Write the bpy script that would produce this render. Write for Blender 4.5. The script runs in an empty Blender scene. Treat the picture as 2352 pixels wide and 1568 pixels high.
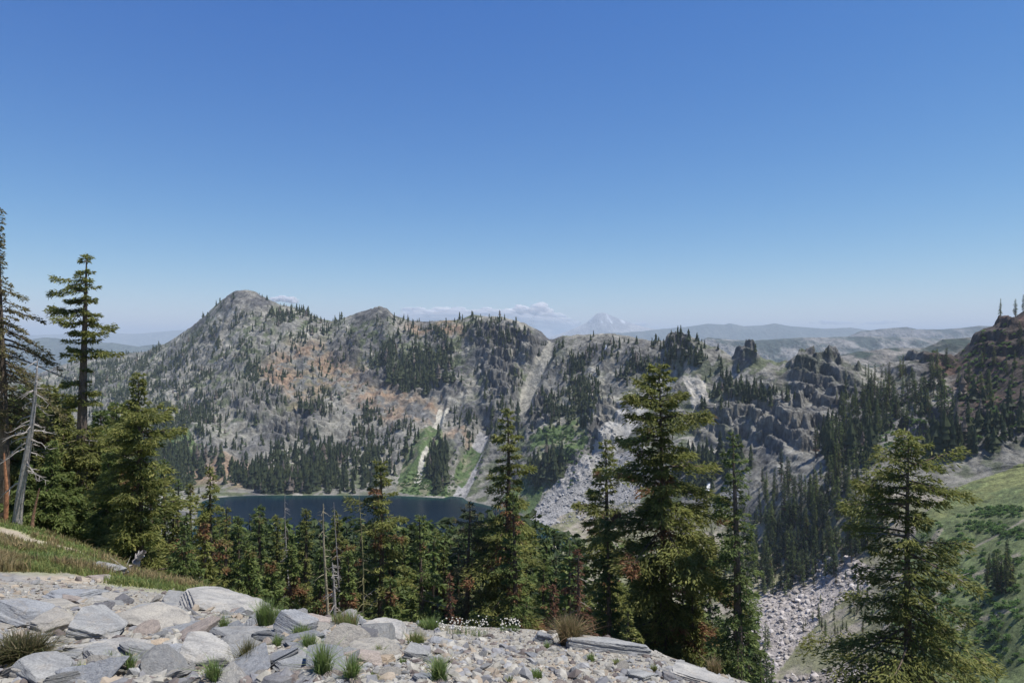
import bpy, math, time
import numpy as np
from mathutils import Vector
T0 = time.time()
SC = bpy.context.scene
COL = SC.collection

# ------------------------------------------------------------------ camera, sky, sun, exposure
F = 1568.0            # focal length in units of a 2352-wide picture (24 mm on 36 mm)
CX, CY = 1176.0, 784.0
cam = bpy.data.cameras.new('camera'); cam.lens = 24; cam.sensor_width = 36
cam.clip_start = 0.1; cam.clip_end = 120000
camo = bpy.data.objects.new('camera', cam); COL.objects.link(camo)
camo.location = (0, 0, 0); camo.rotation_euler = (math.radians(90), 0, 0)
SC.camera = camo
SUN_EL, SUN_AZ = math.radians(67), math.radians(96)
S = Vector((math.sin(SUN_AZ)*math.cos(SUN_EL), math.cos(SUN_AZ)*math.cos(SUN_EL), math.sin(SUN_EL)))
W = bpy.data.worlds.new('World'); SC.world = W; W.use_nodes = True
wn = W.node_tree.nodes; wl = W.node_tree.links
sky = wn.new('ShaderNodeTexSky'); sky.sky_type = 'NISHITA'; sky.sun_disc = False
sky.sun_elevation = SUN_EL; sky.sun_rotation = SUN_AZ
sky.altitude = 2000; sky.air_density = 1.0; sky.dust_density = 0.3; sky.ozone_density = 1.0
sg1 = wn.new('ShaderNodeVectorMath'); sg1.operation = 'SCALE'; sg1.inputs['Scale'].default_value = 0.1
sgs = wn.new('ShaderNodeSeparateColor'); sgc = wn.new('ShaderNodeCombineColor')
sg2 = wn.new('ShaderNodeVectorMath'); sg2.operation = 'MULTIPLY'; sg2.inputs[1].default_value = (9.0, 6.0, 4.95)
wl.new(sky.outputs[0], sg1.inputs[0]); wl.new(sg1.outputs[0], sgs.inputs[0])
for q_, pw in enumerate((1.8, 1.2, 0.60)):      # deep, clear high-altitude blue: steeper in red than in blue
    pn = wn.new('ShaderNodeMath'); pn.operation = 'POWER'; pn.inputs[1].default_value = pw
    wl.new(sgs.outputs[q_], pn.inputs[0]); wl.new(pn.outputs[0], sgc.inputs[q_])
wl.new(sgc.outputs[0], sg2.inputs[0])
wl.new(sg2.outputs[0], wn['Background'].inputs[0]); wn['Background'].inputs[1].default_value = 0.10
sl = bpy.data.lights.new('sun', 'SUN'); sl.energy = 3.4; sl.angle = math.radians(0.53); sl.color = (1.0, 0.95, 0.88)
so = bpy.data.objects.new('sun', sl); COL.objects.link(so); so.rotation_euler = S.to_track_quat('Z', 'Y').to_euler()
SC.view_settings.view_transform = 'Standard'; SC.view_settings.look = 'None'
SC.view_settings.exposure = 1.0; SC.view_settings.gamma = 1.0
try:
    SC.cycles.use_denoising = True; SC.cycles.denoising_prefilter = 'ACCURATE'
    SC.cycles.max_bounces = 6; SC.cycles.diffuse_bounces = 3; SC.cycles.transparent_max_bounces = 16
    SC.cycles.use_adaptive_sampling = False
except Exception: pass

# ------------------------------------------------------------------ numpy helpers
def hash3(ix, iy, iz, seed):
    h = (ix.astype(np.uint32)*np.uint32(374761393) + iy.astype(np.uint32)*np.uint32(668265263)
         + iz.astype(np.uint32)*np.uint32(2246822519) + np.uint32((seed*3266489917) & 0xffffffff))
    h = (h ^ (h >> np.uint32(13))) * np.uint32(1274126177)
    h = h ^ (h >> np.uint32(16))
    return (h & np.uint32(0xffffff)).astype(np.float32)/8388607.5 - 1.0
def vnoise(x, y, z, seed=0):
    fx, fy, fz = np.floor(x), np.floor(y), np.floor(z)
    ix, iy, iz = fx.astype(np.int64), fy.astype(np.int64), fz.astype(np.int64)
    a, b, c = (x-fx).astype(np.float32), (y-fy).astype(np.float32), (z-fz).astype(np.float32)
    a = a*a*a*(a*(a*6-15)+10); b = b*b*b*(b*(b*6-15)+10); c = c*c*c*(c*(c*6-15)+10)
    def L(p, q, t): return p+(q-p)*t
    H = lambda i, j, k: hash3(ix+i, iy+j, iz+k, seed)
    return L(L(L(H(0,0,0), H(1,0,0), a), L(H(0,1,0), H(1,1,0), a), b),
             L(L(H(0,0,1), H(1,0,1), a), L(H(0,1,1), H(1,1,1), a), b), c)
def fbm(x, y, z=None, oct=4, seed=0, ridged=False, gain=0.5):
    x = np.asarray(x, np.float64); y = np.asarray(y, np.float64)
    z = np.zeros_like(x) if z is None else np.asarray(z, np.float64)
    s = np.zeros(x.shape, np.float32); amp = 1.0; tot = 0
    for o in range(oct):
        n = vnoise(x+17.3*o, y-9.1*o, z+4.7*o, seed+o)
        s += amp*((1-2*np.abs(n)) if ridged else n); tot += amp
        amp *= gain; x, y, z = (x*0.8-y*0.6)*2.03, (x*0.6+y*0.8)*2.03, z*2.03
    return s/tot
def smooth(a, b, x):
    t = np.clip((x-a)/(b-a), 0, 1); return t*t*(3-2*t)
def mesh_np(name, V, polys, mats, C=None, midx=None, flat=True):
    """polys: list of (n,k) index arrays; one mesh datablock."""
    me = bpy.data.meshes.new(name)
    V = np.ascontiguousarray(V, np.float32)
    polys = [np.asarray(p, np.int32) for p in polys if len(p)]
    idx = np.concatenate([p.ravel() for p in polys]); cnt = np.concatenate([np.full(len(p), p.shape[1], np.int32) for p in polys])
    st = np.concatenate([[0], np.cumsum(cnt)[:-1]]).astype(np.int32)
    me.vertices.add(len(V)); me.vertices.foreach_set('co', V.ravel())
    me.loops.add(len(idx)); me.loops.foreach_set('vertex_index', idx)
    me.polygons.add(len(cnt)); me.polygons.foreach_set('loop_start', st)
    try: me.polygons.foreach_set('loop_total', cnt)
    except Exception: pass
    me.polygons.foreach_set('use_smooth', np.full(len(cnt), not flat))
    for m in mats: me.materials.append(m)
    if midx is not None: me.polygons.foreach_set('material_index', np.asarray(midx, np.int32))
    if C is not None:
        at = me.color_attributes.new('Col', 'FLOAT_COLOR', 'POINT')
        c4 = np.ones((len(V), 4), np.float32); c4[:, :3] = C
        at.data.foreach_set('color', c4.ravel())
    me.update(calc_edges=True)
    return me
def link(name, me, parent=None, loc=None):
    o = bpy.data.objects.new(name, me); COL.objects.link(o)
    if parent is not None: o.parent = parent
    if loc is not None: o.location = loc
    return o
def tag(o, label=None, cat=None, group=None, kind=None):
    if label: o['label'] = label
    if cat: o['category'] = cat
    if group: o['group'] = group
    if kind: o['kind'] = kind
    return o
def inpoly(u, v, P):
    P = np.asarray(P, float); r = np.zeros(u.shape, bool); n = len(P)
    for i in range(n):
        (x1, y1), (x2, y2) = P[i], P[(i+1) % n]
        c = ((y1 > v) != (y2 > v))
        with np.errstate(divide='ignore', invalid='ignore'):
            r ^= c & (u < (x2-x1)*(v-y1)/(y2-y1+1e-9)+x1)
    return r

# ------------------------------------------------------------------ materials
def mat(name):
    m = bpy.data.materials.new(name); m.use_nodes = True
    n = m.node_tree.nodes; l = m.node_tree.links
    return m, n, l, n['Principled BSDF']
def attr_mat(name, scale=1.0, var=0.35, bump=0.5, bscale=None, rough=0.9, dist=0.1, obj=False, fine=None, spec=0.25):
    """colour from the mesh's own attribute, broken up by noise, with bump"""
    m, n, l, b = mat(name)
    a = n.new('ShaderNodeAttribute'); a.attribute_name = 'Col'
    tc = n.new('ShaderNodeTexCoord')
    t = n.new('ShaderNodeTexNoise'); t.inputs['Scale'].default_value = scale; t.inputs['Detail'].default_value = 6; t.inputs['Roughness'].default_value = 0.7
    l.new(tc.outputs['Object'], t.inputs['Vector'])
    r = n.new('ShaderNodeMapRange'); r.inputs[1].default_value = 0.3; r.inputs[2].default_value = 0.7
    r.inputs[3].default_value = 1-var; r.inputs[4].default_value = 1+var
    l.new(t.outputs[0], r.inputs[0])
    mx = n.new('ShaderNodeMix'); mx.data_type = 'RGBA'; mx.blend_type = 'MULTIPLY'; mx.inputs[0].default_value = 1
    l.new(a.outputs['Color'], mx.inputs[6]); l.new(r.outputs[0], mx.inputs[7])
    l.new(mx.outputs[2], b.inputs['Base Color'])
    b.inputs['Roughness'].default_value = rough; b.inputs['Specular IOR Level'].default_value = spec
    t2 = n.new('ShaderNodeTexNoise'); t2.inputs['Scale'].default_value = bscale or scale*2; t2.inputs['Detail'].default_value = 8; t2.inputs['Roughness'].default_value = 0.65
    l.new(tc.outputs['Object'], t2.inputs['Vector'])
    bp = n.new('ShaderNodeBump'); bp.inputs['Strength'].default_value = bump; bp.inputs['Distance'].default_value = dist
    l.new(t2.outputs[0], bp.inputs['Height']); l.new(bp.outputs[0], b.inputs['Normal'])
    return m
def leaf_mat(name, rnd=0.0):
    m, n, l, b = mat(name)
    a = n.new('ShaderNodeAttribute'); a.attribute_name = 'Col'
    src = a.outputs['Color']
    if rnd:
        oi = n.new('ShaderNodeObjectInfo'); hs = n.new('ShaderNodeHueSaturation')
        r = n.new('ShaderNodeMapRange'); r.inputs[3].default_value = 1-rnd; r.inputs[4].default_value = 1+rnd
        l.new(oi.outputs['Random'], r.inputs[0]); l.new(r.outputs[0], hs.inputs['Value'])
        r2 = n.new('ShaderNodeMapRange'); r2.inputs[3].default_value = 0.475; r2.inputs[4].default_value = 0.515
        ml = n.new('ShaderNodeMath'); ml.operation = 'FRACT'; m2 = n.new('ShaderNodeMath'); m2.operation = 'MULTIPLY'; m2.inputs[1].default_value = 7.31
        l.new(oi.outputs['Random'], m2.inputs[0]); l.new(m2.outputs[0], ml.inputs[0]); l.new(ml.outputs[0], r2.inputs[0]); l.new(r2.outputs[0], hs.inputs['Hue'])
        l.new(src, hs.inputs['Color']); src = hs.outputs[0]
    l.new(src, b.inputs['Base Color']); b.inputs['Roughness'].default_value = 0.6; b.inputs['Specular IOR Level'].default_value = 0.25
    tr = n.new('ShaderNodeBsdfTranslucent'); l.new(src, tr.inputs[0])
    mx = n.new('ShaderNodeMixShader'); mx.inputs[0].default_value = 0.46
    l.new(b.outputs[0], mx.inputs[1]); l.new(tr.outputs[0], mx.inputs[2]); l.new(mx.outputs[0], n['Material Output'].inputs[0])
    return m
M_GROUND = attr_mat('gravelly_soil', 6, 0.35, 0.7, 30, dist=0.03)
M_MOUNT = attr_mat('mountain_rock', 0.12, 0.45, 0.9, 0.22, dist=3.0)
M_HILL = attr_mat('distant_hill_cover', 0.014, 0.6, 1.0, 0.02, dist=30.0)
M_LEAF = leaf_mat('fir_needles')
M_LEAF_R = leaf_mat('fir_needles_varied', 0.28)
M_BARK = attr_mat('bark', 9, 0.5, 0.9, 22, dist=0.05)
M_STONE = attr_mat('stone_chips', 14, 0.3, 0.5, 60, dist=0.01)
M_GRASS = leaf_mat('grass_blades')
def rock_mat():
    m, n, l, b = mat('banded_slate')
    tc = n.new('ShaderNodeTexCoord'); oi = n.new('ShaderNodeObjectInfo')
    a = n.new('ShaderNodeAttribute'); a.attribute_name = 'Col'
    ad = n.new('ShaderNodeVectorMath'); ad.operation = 'ADD'
    cb = n.new('ShaderNodeCombineXYZ'); mm = n.new('ShaderNodeMath'); mm.operation = 'MULTIPLY'; mm.inputs[1].default_value = 53.0
    l.new(oi.outputs['Random'], mm.inputs[0]); l.new(mm.outputs[0], cb.inputs[0]); l.new(mm.outputs[0], cb.inputs[1])
    l.new(tc.outputs['Object'], ad.inputs[0]); l.new(cb.outputs[0], ad.inputs[1])
    mp = n.new('ShaderNodeMapping'); mp.inputs['Scale'].default_value = (2.0, 3.0, 16.0); l.new(ad.outputs[0], mp.inputs[0])
    st = n.new('ShaderNodeTexNoise'); st.inputs['Scale'].default_value = 1.6; st.inputs['Detail'].default_value = 8; st.inputs['Roughness'].default_value = 0.7; st.inputs['Distortion'].default_value = 0.8
    l.new(mp.outputs[0], st.inputs['Vector'])
    cr = n.new('ShaderNodeValToRGB'); e = cr.color_ramp.elements
    e[0].position = 0.28; e[0].color = (0.45, 0.46, 0.48, 1); e[1].position = 0.75; e[1].color = (1.35, 1.32, 1.25, 1)
    x = e.new(0.5); x.color = (0.95, 0.95, 0.95, 1)
    l.new(st.outputs[0], cr.inputs[0])
    mx = n.new('ShaderNodeMix'); mx.data_type = 'RGBA'; mx.blend_type = 'MULTIPLY'; mx.inputs[0].default_value = 1
    l.new(a.outputs['Color'], mx.inputs[6]); l.new(cr.outputs[0], mx.inputs[7])
    # lichen and iron stain
    sp = n.new('ShaderNodeTexNoise'); sp.inputs['Scale'].default_value = 5; sp.inputs['Detail'].default_value = 7; sp.inputs['Roughness'].default_value = 0.75
    l.new(ad.outputs[0], sp.inputs['Vector'])
    c2 = n.new('ShaderNodeValToRGB'); c2.color_ramp.elements[0].position = 0.53; c2.color_ramp.elements[1].position = 0.68
    l.new(sp.outputs[0], c2.inputs[0])
    mf = n.new('ShaderNodeMath'); mf.operation = 'MULTIPLY'; mf.inputs[1].default_value = 0.4; l.new(c2.outputs[0], mf.inputs[0])
    m3 = n.new('ShaderNodeMix'); m3.data_type = 'RGBA'; l.new(mf.outputs[0], m3.inputs[0])
    l.new(mx.outputs[2], m3.inputs[6]); m3.inputs[7].default_value = (0.27, 0.225, 0.165, 1)
    sk = n.new('ShaderNodeTexNoise'); sk.inputs['Scale'].default_value = 70; sk.inputs['Detail'].default_value = 4; l.new(ad.outputs[0], sk.inputs['Vector'])
    rr = n.new('ShaderNodeMapRange'); rr.inputs[1].default_value = .3; rr.inputs[2].default_value = .7; rr.inputs[3].default_value = .78; rr.inputs[4].default_value = 1.2; l.new(sk.outputs[0], rr.inputs[0])
    m4 = n.new('ShaderNodeMix'); m4.data_type = 'RGBA'; m4.blend_type = 'MULTIPLY'; m4.inputs[0].default_value = 1
    l.new(m3.outputs[2], m4.inputs[6]); l.new(rr.outputs[0], m4.inputs[7])
    l.new(m4.outputs[2], b.inputs['Base Color']); b.inputs['Roughness'].default_value = 0.85; b.inputs['Specular IOR Level'].default_value = 0.3
    s2 = n.new('ShaderNodeTexNoise'); s2.inputs['Scale'].default_value = 3.0; s2.inputs['Detail'].default_value = 9; s2.inputs['Roughness'].default_value = 0.7
    l.new(mp.outputs[0], s2.inputs['Vector'])
    bp = n.new('ShaderNodeBump'); bp.inputs['Strength'].default_value = 0.9; bp.inputs['Distance'].default_value = 0.025
    l.new(s2.outputs[0], bp.inputs['Height']); l.new(bp.outputs[0], b.inputs['Normal'])
    return m
M_ROCK = rock_mat()

# ------------------------------------------------------------------ terrain: rows of a real surface, near to far
def vz(v, y): return (CY-v)/F*y
def row(*pts):      # (u, y, v) triples
    return np.array(pts, float)
def zrow(*pts):     # (u, y, z) -> v
    return np.array([(u, y, CY-F*z/y) for u, y, z in pts], float)
SKY = [(-500,905),(0,880),(60,872),(118,847),(228,817),(335,809),(381,790),(438,756),(468,729),(491,707),(525,680),(545,672),(567,669),(585,672),(600,681),(640,700),
 (700,716),(740,736),(765,740),(800,728),(835,718),(850,713),(870,706),(890,712),(905,728),(950,740),(1000,740),(1060,737),(1075,728),(1095,724),(1115,727),(1160,730),(1200,745),
 (1240,765),(1265,781),(1290,772),(1350,770),(1400,768),(1450,776),(1500,786),(1535,789),(1548,778),(1562,779),(1585,784),(1600,788),(1640,802),(1685,827),(1697,816),(1718,814),(1735,830),(1800,842),
 (1828,836),(1845,820),(1866,822),(1890,835),(1905,829),(1925,832),(1950,852),(1980,856),(2030,862),(2060,852),(2100,838),(2150,830),(2185,832),(2205,820),(2230,800),(2260,776),(2300,748),(2352,716),(2420,690),(2900,640)]
crest = [(-500,38,1120),(0,36,1195),(100,36,1217),(200,36,1257),(290,30,1302),(370,24,1332),(450,20,1352),(560,16,1378),(620,13,1397),(700,11,1407),(800,10,1418),(950,9.2,1428),(1100,8.6,1441),
 (1250,8.3,1447),(1400,8,1462),(1460,7.8,1478),(1550,7.5,1512),(1650,7,1546),(1720,6.8,1570),(1800,6.6,1602),(2352,6,1800),(2900,5.5,1950)]
R = []
R.append(zrow((-500,1.2,-1.5),(2900,1.2,-1.6)))
R.append(row((-500,4.6,1550),(0,4.6,1568),(800,4.6,1572),(1300,4.7,1590),(1720,4.7,1640),(2352,4.2,1850),(2900,4,2000)))
R.append(row((-500,9,1300),(0,9,1387),(250,9,1390),(450,8.5,1415),(700,7,1436),(1176,6.3,1495),(1500,5.9,1545),(1720,5.6,1592),(2352,5,1820),(2900,4.7,1970)))
R.append(row(*crest))
cr = np.array(crest)
def after(k, extra, slope_l, slope_r):
    out = []
    for u, y, v in cr:
        s = np.interp(u, [0, 500], [slope_l, slope_r]); y2 = y*k+extra; out.append((u, y2, vz(v, y)-s*(y2-y)))
    return zrow(*out)
R.append(after(1.3, 1.0, 0.36, 0.62))
R.append(zrow((-500,60,-20),(0,58,-20),(250,54,-22),(500,50,-24),(900,46,-25),(1500,46,-26),(1800,46,-27),(2352,46,-29),(2900,46,-28)))
R.append(zrow((-500,120,-40),(0,115,-44),(300,112,-52),(600,110,-57),(1300,110,-60),(1800,110,-68),(2352,110,-66),(2900,110,-58)))
R.append(zrow((-500,260,-92),(0,250,-105),(300,245,-114),(800,240,-112),(1300,240,-120),(1600,280,-154),(1800,290,-162),(2000,285,-150),(2250,262,-131),(2352,240,-120),(2900,200,-88)))
R.append(zrow((-500,450,-170),(0,430,-190),(400,440,-152),(800,430,-139),(1250,430,-152),(1400,440,-185),(1600,440,-206),(1720,425,-196),(1800,410,-186),(2000,360,-160),(2150,315,-131),(2250,300,-121.7),(2352,275,-108),(2900,240,-78)))
R.append(zrow((-500,700,-205),(0,690,-214),(300,680,-209),(400,690,-214),(450,690,-218.5),(500,700,-221),(800,700,-222),(1060,720,-222),(1160,740,-222),(1265,770,-221),(1320,660,-214),(1400,640,-212),(1540,610,-200),(1640,575,-187),(1740,535,-186),(1860,480,-174),(1950,445,-161),(2000,435,-154),(2080,405,-141),(2170,370,-129),(2260,360,-116),(2352,345,-102.5),(2900,320,-67.6)))
R.append(zrow((-500,950,-206),(0,900,-213),(300,820,-206),(420,835,-213),(460,850,-222),(490,850,-228),(567,850,-238),(1060,860,-237),(1160,830,-230),(1265,795,-222),(1320,785,-218),(1400,785,-216),(1540,735,-200),(1640,670,-186),(1740,600,-182),(1860,525,-158),(1950,487,-142),(2000,480,-139),(2080,460,-128),(2170,430,-114),(2260,430,-106),(2352,410,-95),(2900,380,-60)))
R.append(zrow((-500,1300,-200),(0,1250,-205),(300,1010,-198),(440,975,-217.5),(567,985,-219),(900,985,-219),(1060,960,-219),(1160,900,-219),(1265,830,-215),(1400,850,-182),(1540,785,-178),(1640,725,-166),(1740,645,-154),(1860,565,-125),(1950,530,-113),(2000,525,-115),(2080,515,-107),(2170,500,-104.6),(2260,495,-96),(2352,480,-89),(2900,440,-72)))
R.append(row((-500,1950,960),(0,1900,950),(300,1350,990),(450,1200,1010),(567,1230,990),(765,1200,1000),(870,1180,1000),(1060,1130,1000),(1160,1060,1010),(1265,960,1030),(1400,920,1010),(1540,865,1020),(1640,835,1020),(1740,770,1020),(1860,692,1010),(1950,645,1010),(2000,625,1015),(2080,596,1010),(2170,577,1005),(2260,564,990),(2352,543,970),(2900,490,900)))
R.append(row((-500,2350,910),(0,2300,900),(300,1850,890),(450,1600,880),(567,1550,840),(765,1450,880),(870,1420,870),(1060,1350,870),(1160,1270,870),(1265,1130,900),(1400,1050,880),(1540,950,890),(1640,890,900),(1740,840,920),(1860,776,920),(1950,737,930),(2000,717,930),(2080,691,920),(2170,666,910),(2260,645,880),(2352,617,850),(2900,550,760)))
ry = np.array([(-500,2800),(0,2700),(300,2400),(450,1950),(567,1880),(765,1720),(870,1640),(1060,1570),(1160,1470),(1265,1310),(1400,1190),(1540,1050),(1640,970),(1740,910),(1860,860),(1950,830),(2000,810),(2080,785),(2170,755),(2260,725),(2352,690),(2900,610)], float)
R.append(np.array([(u, np.interp(u, ry[:,0], ry[:,1]), v) for u, v in SKY]))
ridge = R[-1]
R.append(zrow(*[(u, y*1.07, vz(v, y)-0.55*y*0.07-2) for u, y, v in ridge]))
R.append(zrow(*[(u, y*1.5, vz(v, y)-0.4*y*0.5-20) for u, y, v in ridge]))
R.append(zrow(*[(u, y*2.2, -640) for u, y, v in ridge]))
NS = [14, 90, 70, 60, 14, 22, 26, 26, 60, 50, 60, 120, 130, 140, 14, 8, 6]
us = np.concatenate([np.arange(-480, -60, 6.0), np.arange(-60, 2420, 2.2), np.arange(2420, 2880, 6.0)])
NU = len(us)
LY = np.stack([np.interp(us, r[:,0], np.log(r[:,1])) for r in R], 1)
VV = np.stack([np.interp(us, r[:,0], r[:,2]) for r in R], 1)
def soften(a, sg):
    ug = np.arange(-480, 2881, 4.0); k = np.exp(-0.5*(np.arange(-24, 25)*4.0/sg)**2); k /= k.sum()
    g = np.interp(ug, us, a); g = np.convolve(np.pad(g, 24, mode='edge'), k, mode='valid'); return np.interp(us, ug, g)
for r_ in range(len(R)):
    LY[:,r_] = soften(LY[:,r_], 9 if r_ == 3 else 26)
    VV[:,r_] = soften(VV[:,r_], 4 if r_ in (14, 15) else (8 if r_ == 3 else 26))
d = np.diff(VV, axis=1)/np.diff(LY, axis=1); h = np.diff(LY, axis=1)
m = np.zeros_like(VV)
w1, w2 = 2*h[:,1:]+h[:,:-1], h[:,1:]+2*h[:,:-1]
with np.errstate(divide='ignore', invalid='ignore'):
    hm = (w1+w2)/(w1/d[:,:-1]+w2/d[:,1:])
m[:,1:-1] = np.where(d[:,:-1]*d[:,1:] > 0, hm, 0.0); m[:,0] = d[:,0]; m[:,-1] = d[:,-1]
gl, gv, gt = [], [], []
for k, n in enumerate(NS):
    tt = np.linspace(0, 1, n, endpoint=(k == len(NS)-1))
    hh = h[:,k:k+1]; t = tt[None,:]
    gl.append(LY[:,k:k+1]+hh*t)
    gv.append((2*t**3-3*t**2+1)*VV[:,k:k+1]+(t**3-2*t**2+t)*hh*m[:,k:k+1]+(-2*t**3+3*t**2)*VV[:,k+1:k+2]+(t**3-t**2)*hh*m[:,k+1:k+2])
    gt.append(k+tt)
GY = np.exp(np.concatenate(gl, 1)); GV = np.concatenate(gv, 1); GT = np.concatenate(gt)
NR = GY.shape[1]
U = np.repeat(us[:,None], NR, 1)
GX = (U-CX)/F*GY; GZ = (CY-GV)/F*GY
T = np.repeat(GT[None,:], NU, 0)
# material and painted-shade regions (u, v) of the far slopes: soft ellipses / outlines on the surface
wu = 22*fbm(GX/45, GY/45, GZ/45, 3, 5); wv = 14*fbm(GX/45, GY/45, GZ/45, 3, 9)
FAR = T >= 10.6
def blob(lst, soft=0.35, warp=1.0):
    m = np.zeros(U.shape, np.float32)
    for a in lst:
        u, v, ru, rv = a[:4]; an = math.radians(a[4]) if len(a) > 4 else 0
        du, dv = U+wu*warp-u, GV+wv*warp-v
        e = np.hypot((du*math.cos(an)+dv*math.sin(an))/ru, (-du*math.sin(an)+dv*math.cos(an))/rv)
        m = np.maximum(m, 1-smooth(1-soft, 1+soft, e))
    return m
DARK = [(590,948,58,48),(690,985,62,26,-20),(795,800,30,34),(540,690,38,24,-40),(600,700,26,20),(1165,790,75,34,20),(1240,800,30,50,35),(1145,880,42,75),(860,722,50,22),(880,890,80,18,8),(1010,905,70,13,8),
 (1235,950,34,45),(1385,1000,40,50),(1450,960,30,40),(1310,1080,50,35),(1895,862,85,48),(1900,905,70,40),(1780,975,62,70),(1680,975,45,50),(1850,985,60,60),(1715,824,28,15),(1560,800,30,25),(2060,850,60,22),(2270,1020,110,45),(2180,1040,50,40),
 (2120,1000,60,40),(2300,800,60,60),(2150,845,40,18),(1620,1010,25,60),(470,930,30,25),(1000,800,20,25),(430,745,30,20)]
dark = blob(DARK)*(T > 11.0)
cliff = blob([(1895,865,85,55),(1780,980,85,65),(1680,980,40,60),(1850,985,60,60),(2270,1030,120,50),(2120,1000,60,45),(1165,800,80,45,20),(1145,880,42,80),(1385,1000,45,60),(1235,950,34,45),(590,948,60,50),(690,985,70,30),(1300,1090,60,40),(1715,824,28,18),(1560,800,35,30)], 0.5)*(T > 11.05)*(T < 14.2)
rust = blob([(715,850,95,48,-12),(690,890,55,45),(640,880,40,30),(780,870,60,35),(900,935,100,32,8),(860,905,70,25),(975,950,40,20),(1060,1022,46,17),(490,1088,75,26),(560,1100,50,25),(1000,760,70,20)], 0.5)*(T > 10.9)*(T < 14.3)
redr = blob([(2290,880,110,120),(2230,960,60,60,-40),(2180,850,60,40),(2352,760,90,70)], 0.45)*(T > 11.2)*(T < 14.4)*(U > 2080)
dark_c = dark; dark = dark*(1-0.85*smooth(13.2, 13.9, T)*(U < 1300))
# geometry relief
n_big = fbm(GX/170, GY/170, None, 3, 21); n_mid = fbm(GX/48, GY/48, GZ/48, 4, 31); n_rid = fbm(GX/34, GY/34, GZ/60, 4, 41, ridged=True)
ang = np.arctan2(GX+190, GY-720); rad = np.hypot(GX+190, GY-720)
spur = fbm(ang*5.2+0.4*n_big, rad/420, None, 4, 51, ridged=True)
wall = smooth(11.0, 11.6, T)*(1-smooth(13.2, 14.0, T)); top = smooth(12.6, 13.8, T)
sc = np.clip(GY/1100, 0.35, 1.4)
n_cr = fbm(GX/15, GY/15, GZ/22, 4, 45, ridged=True, gain=0.6)
chute = np.zeros(U.shape, np.float32)
for a, b_, w in (((1268,784),(1196,945),17),((1548,858),(1385,1085),20),((1112,990),(1045,1145),18),((1010,935),(995,1000),12)):
    a = np.array(a, float); b_ = np.array(b_, float); dd = b_-a; s_ = np.clip(((U-a[0])*dd[0]+(GV-a[1])*dd[1])/(dd@dd), 0, 1)
    chute = np.maximum(chute, (1-smooth(0.55*w, 1.7*w, np.hypot(U-a[0]-s_*dd[0], GV-a[1]-s_*dd[1])))*(T > 10.8))
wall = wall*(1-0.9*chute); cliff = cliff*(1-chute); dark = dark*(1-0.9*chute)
dz = -5*chute*sc*(T < 14.2)*smooth(14.2, 13.6, T)+wall*sc*(16*spur+10*n_mid+7*n_rid+2.4*n_cr*smooth(-0.5, 0.3, n_mid)) + smooth(11.0, 12.0, T)*top*sc*(1.2*n_mid+2.6*n_rid)
dz += cliff*sc*(16*fbm(GX/60, GY/60, GZ/60, 2, 61)+12*n_rid+4*n_cr)
dz += dark*(1-cliff)*sc*(9*n_rid+3*n_cr+3)
dz = dz+smooth(10.9,11.2,T)*sc*1.1*fbm(GX/9, GY/9, GZ/9, 3, 71, ridged=True)*(T < 14.6)
mid = smooth(4.0, 5.5, T)*(1-smooth(7.6, 8.0, T))
dz += mid*1.5*fbm(GX/22, GY/22, None, 4, 81)
low = smooth(7.8, 8.2, T)*(1-smooth(10.8, 11.1, T))*(U > 1240)
dz += low*(1.6*fbm(GX/30, GY/30, None, 4, 86)+0.5*fbm(GX/5, GY/5, None, 2, 87))
near = 1-smooth(3.6, 4.4, T)
dz += near*np.clip(GY/10, 0.3, 1.6)*(0.05*fbm(GX/1.3, GY/1.3, None, 4, 91)+0.012*fbm(GX/0.12, GY/0.12, None, 2, 95))
def ledge(q, step): 
    f = q/step; i_ = np.floor(f); return (i_+smooth(0.55, 0.95, f-i_))*step
q1 = GZ+dz+0.30*GX+16*n_mid+9*n_rid; q2 = GZ+dz-0.22*GX+9*n_mid+5*n_cr
lb1 = np.clip(cliff*0.85+dark*0.5, 0, 0.85); lb2 = 0.42*wall*smooth(-0.35, 0.25, n_big+0.5*n_mid)
loose = np.zeros(U.shape, bool)
for P in ([(1250,775),(1285,780),(1232,930),(1185,960),(1185,905)], [(1095,980),(1140,995),(1065,1155),(1025,1150)], [(1470,1010),(1510,1080),(1450,1240),(1280,1230),(1195,1195),(1265,1120),(1345,1050)], [(1540,1210),(1640,1130),(1710,1115),(1700,1160),(1630,1225)], [(975,960),(1135,1010),(1040,1145),(895,1140)], [(2080,1080),(2352,1000),(2352,1200),(2080,1200)]): loose |= inpoly(U, GV, P)
lb1 = np.where(loose, 0, lb1); lb2 = np.where(loose, 0, lb2)
dz = dz+lb1*(ledge(q1, 34*0.6)-q1+6)+(1-lb1)*lb2*(ledge(q2, 13.0)-q2+4)
dz = dz+np.maximum(cliff, 0.6*dark)*sc*(3.2*n_cr+2.2*fbm(GX/6, GY/6, GZ/9, 3, 47, ridged=True))
dz = dz+np.exp(-((T-13.95)/0.22)**2)*smooth(1480, 1600, U)*smooth(2280, 2180, U)*(5.5*fbm(GX/21, GY/40, None, 4, 49, ridged=True)+1.5)
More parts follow.
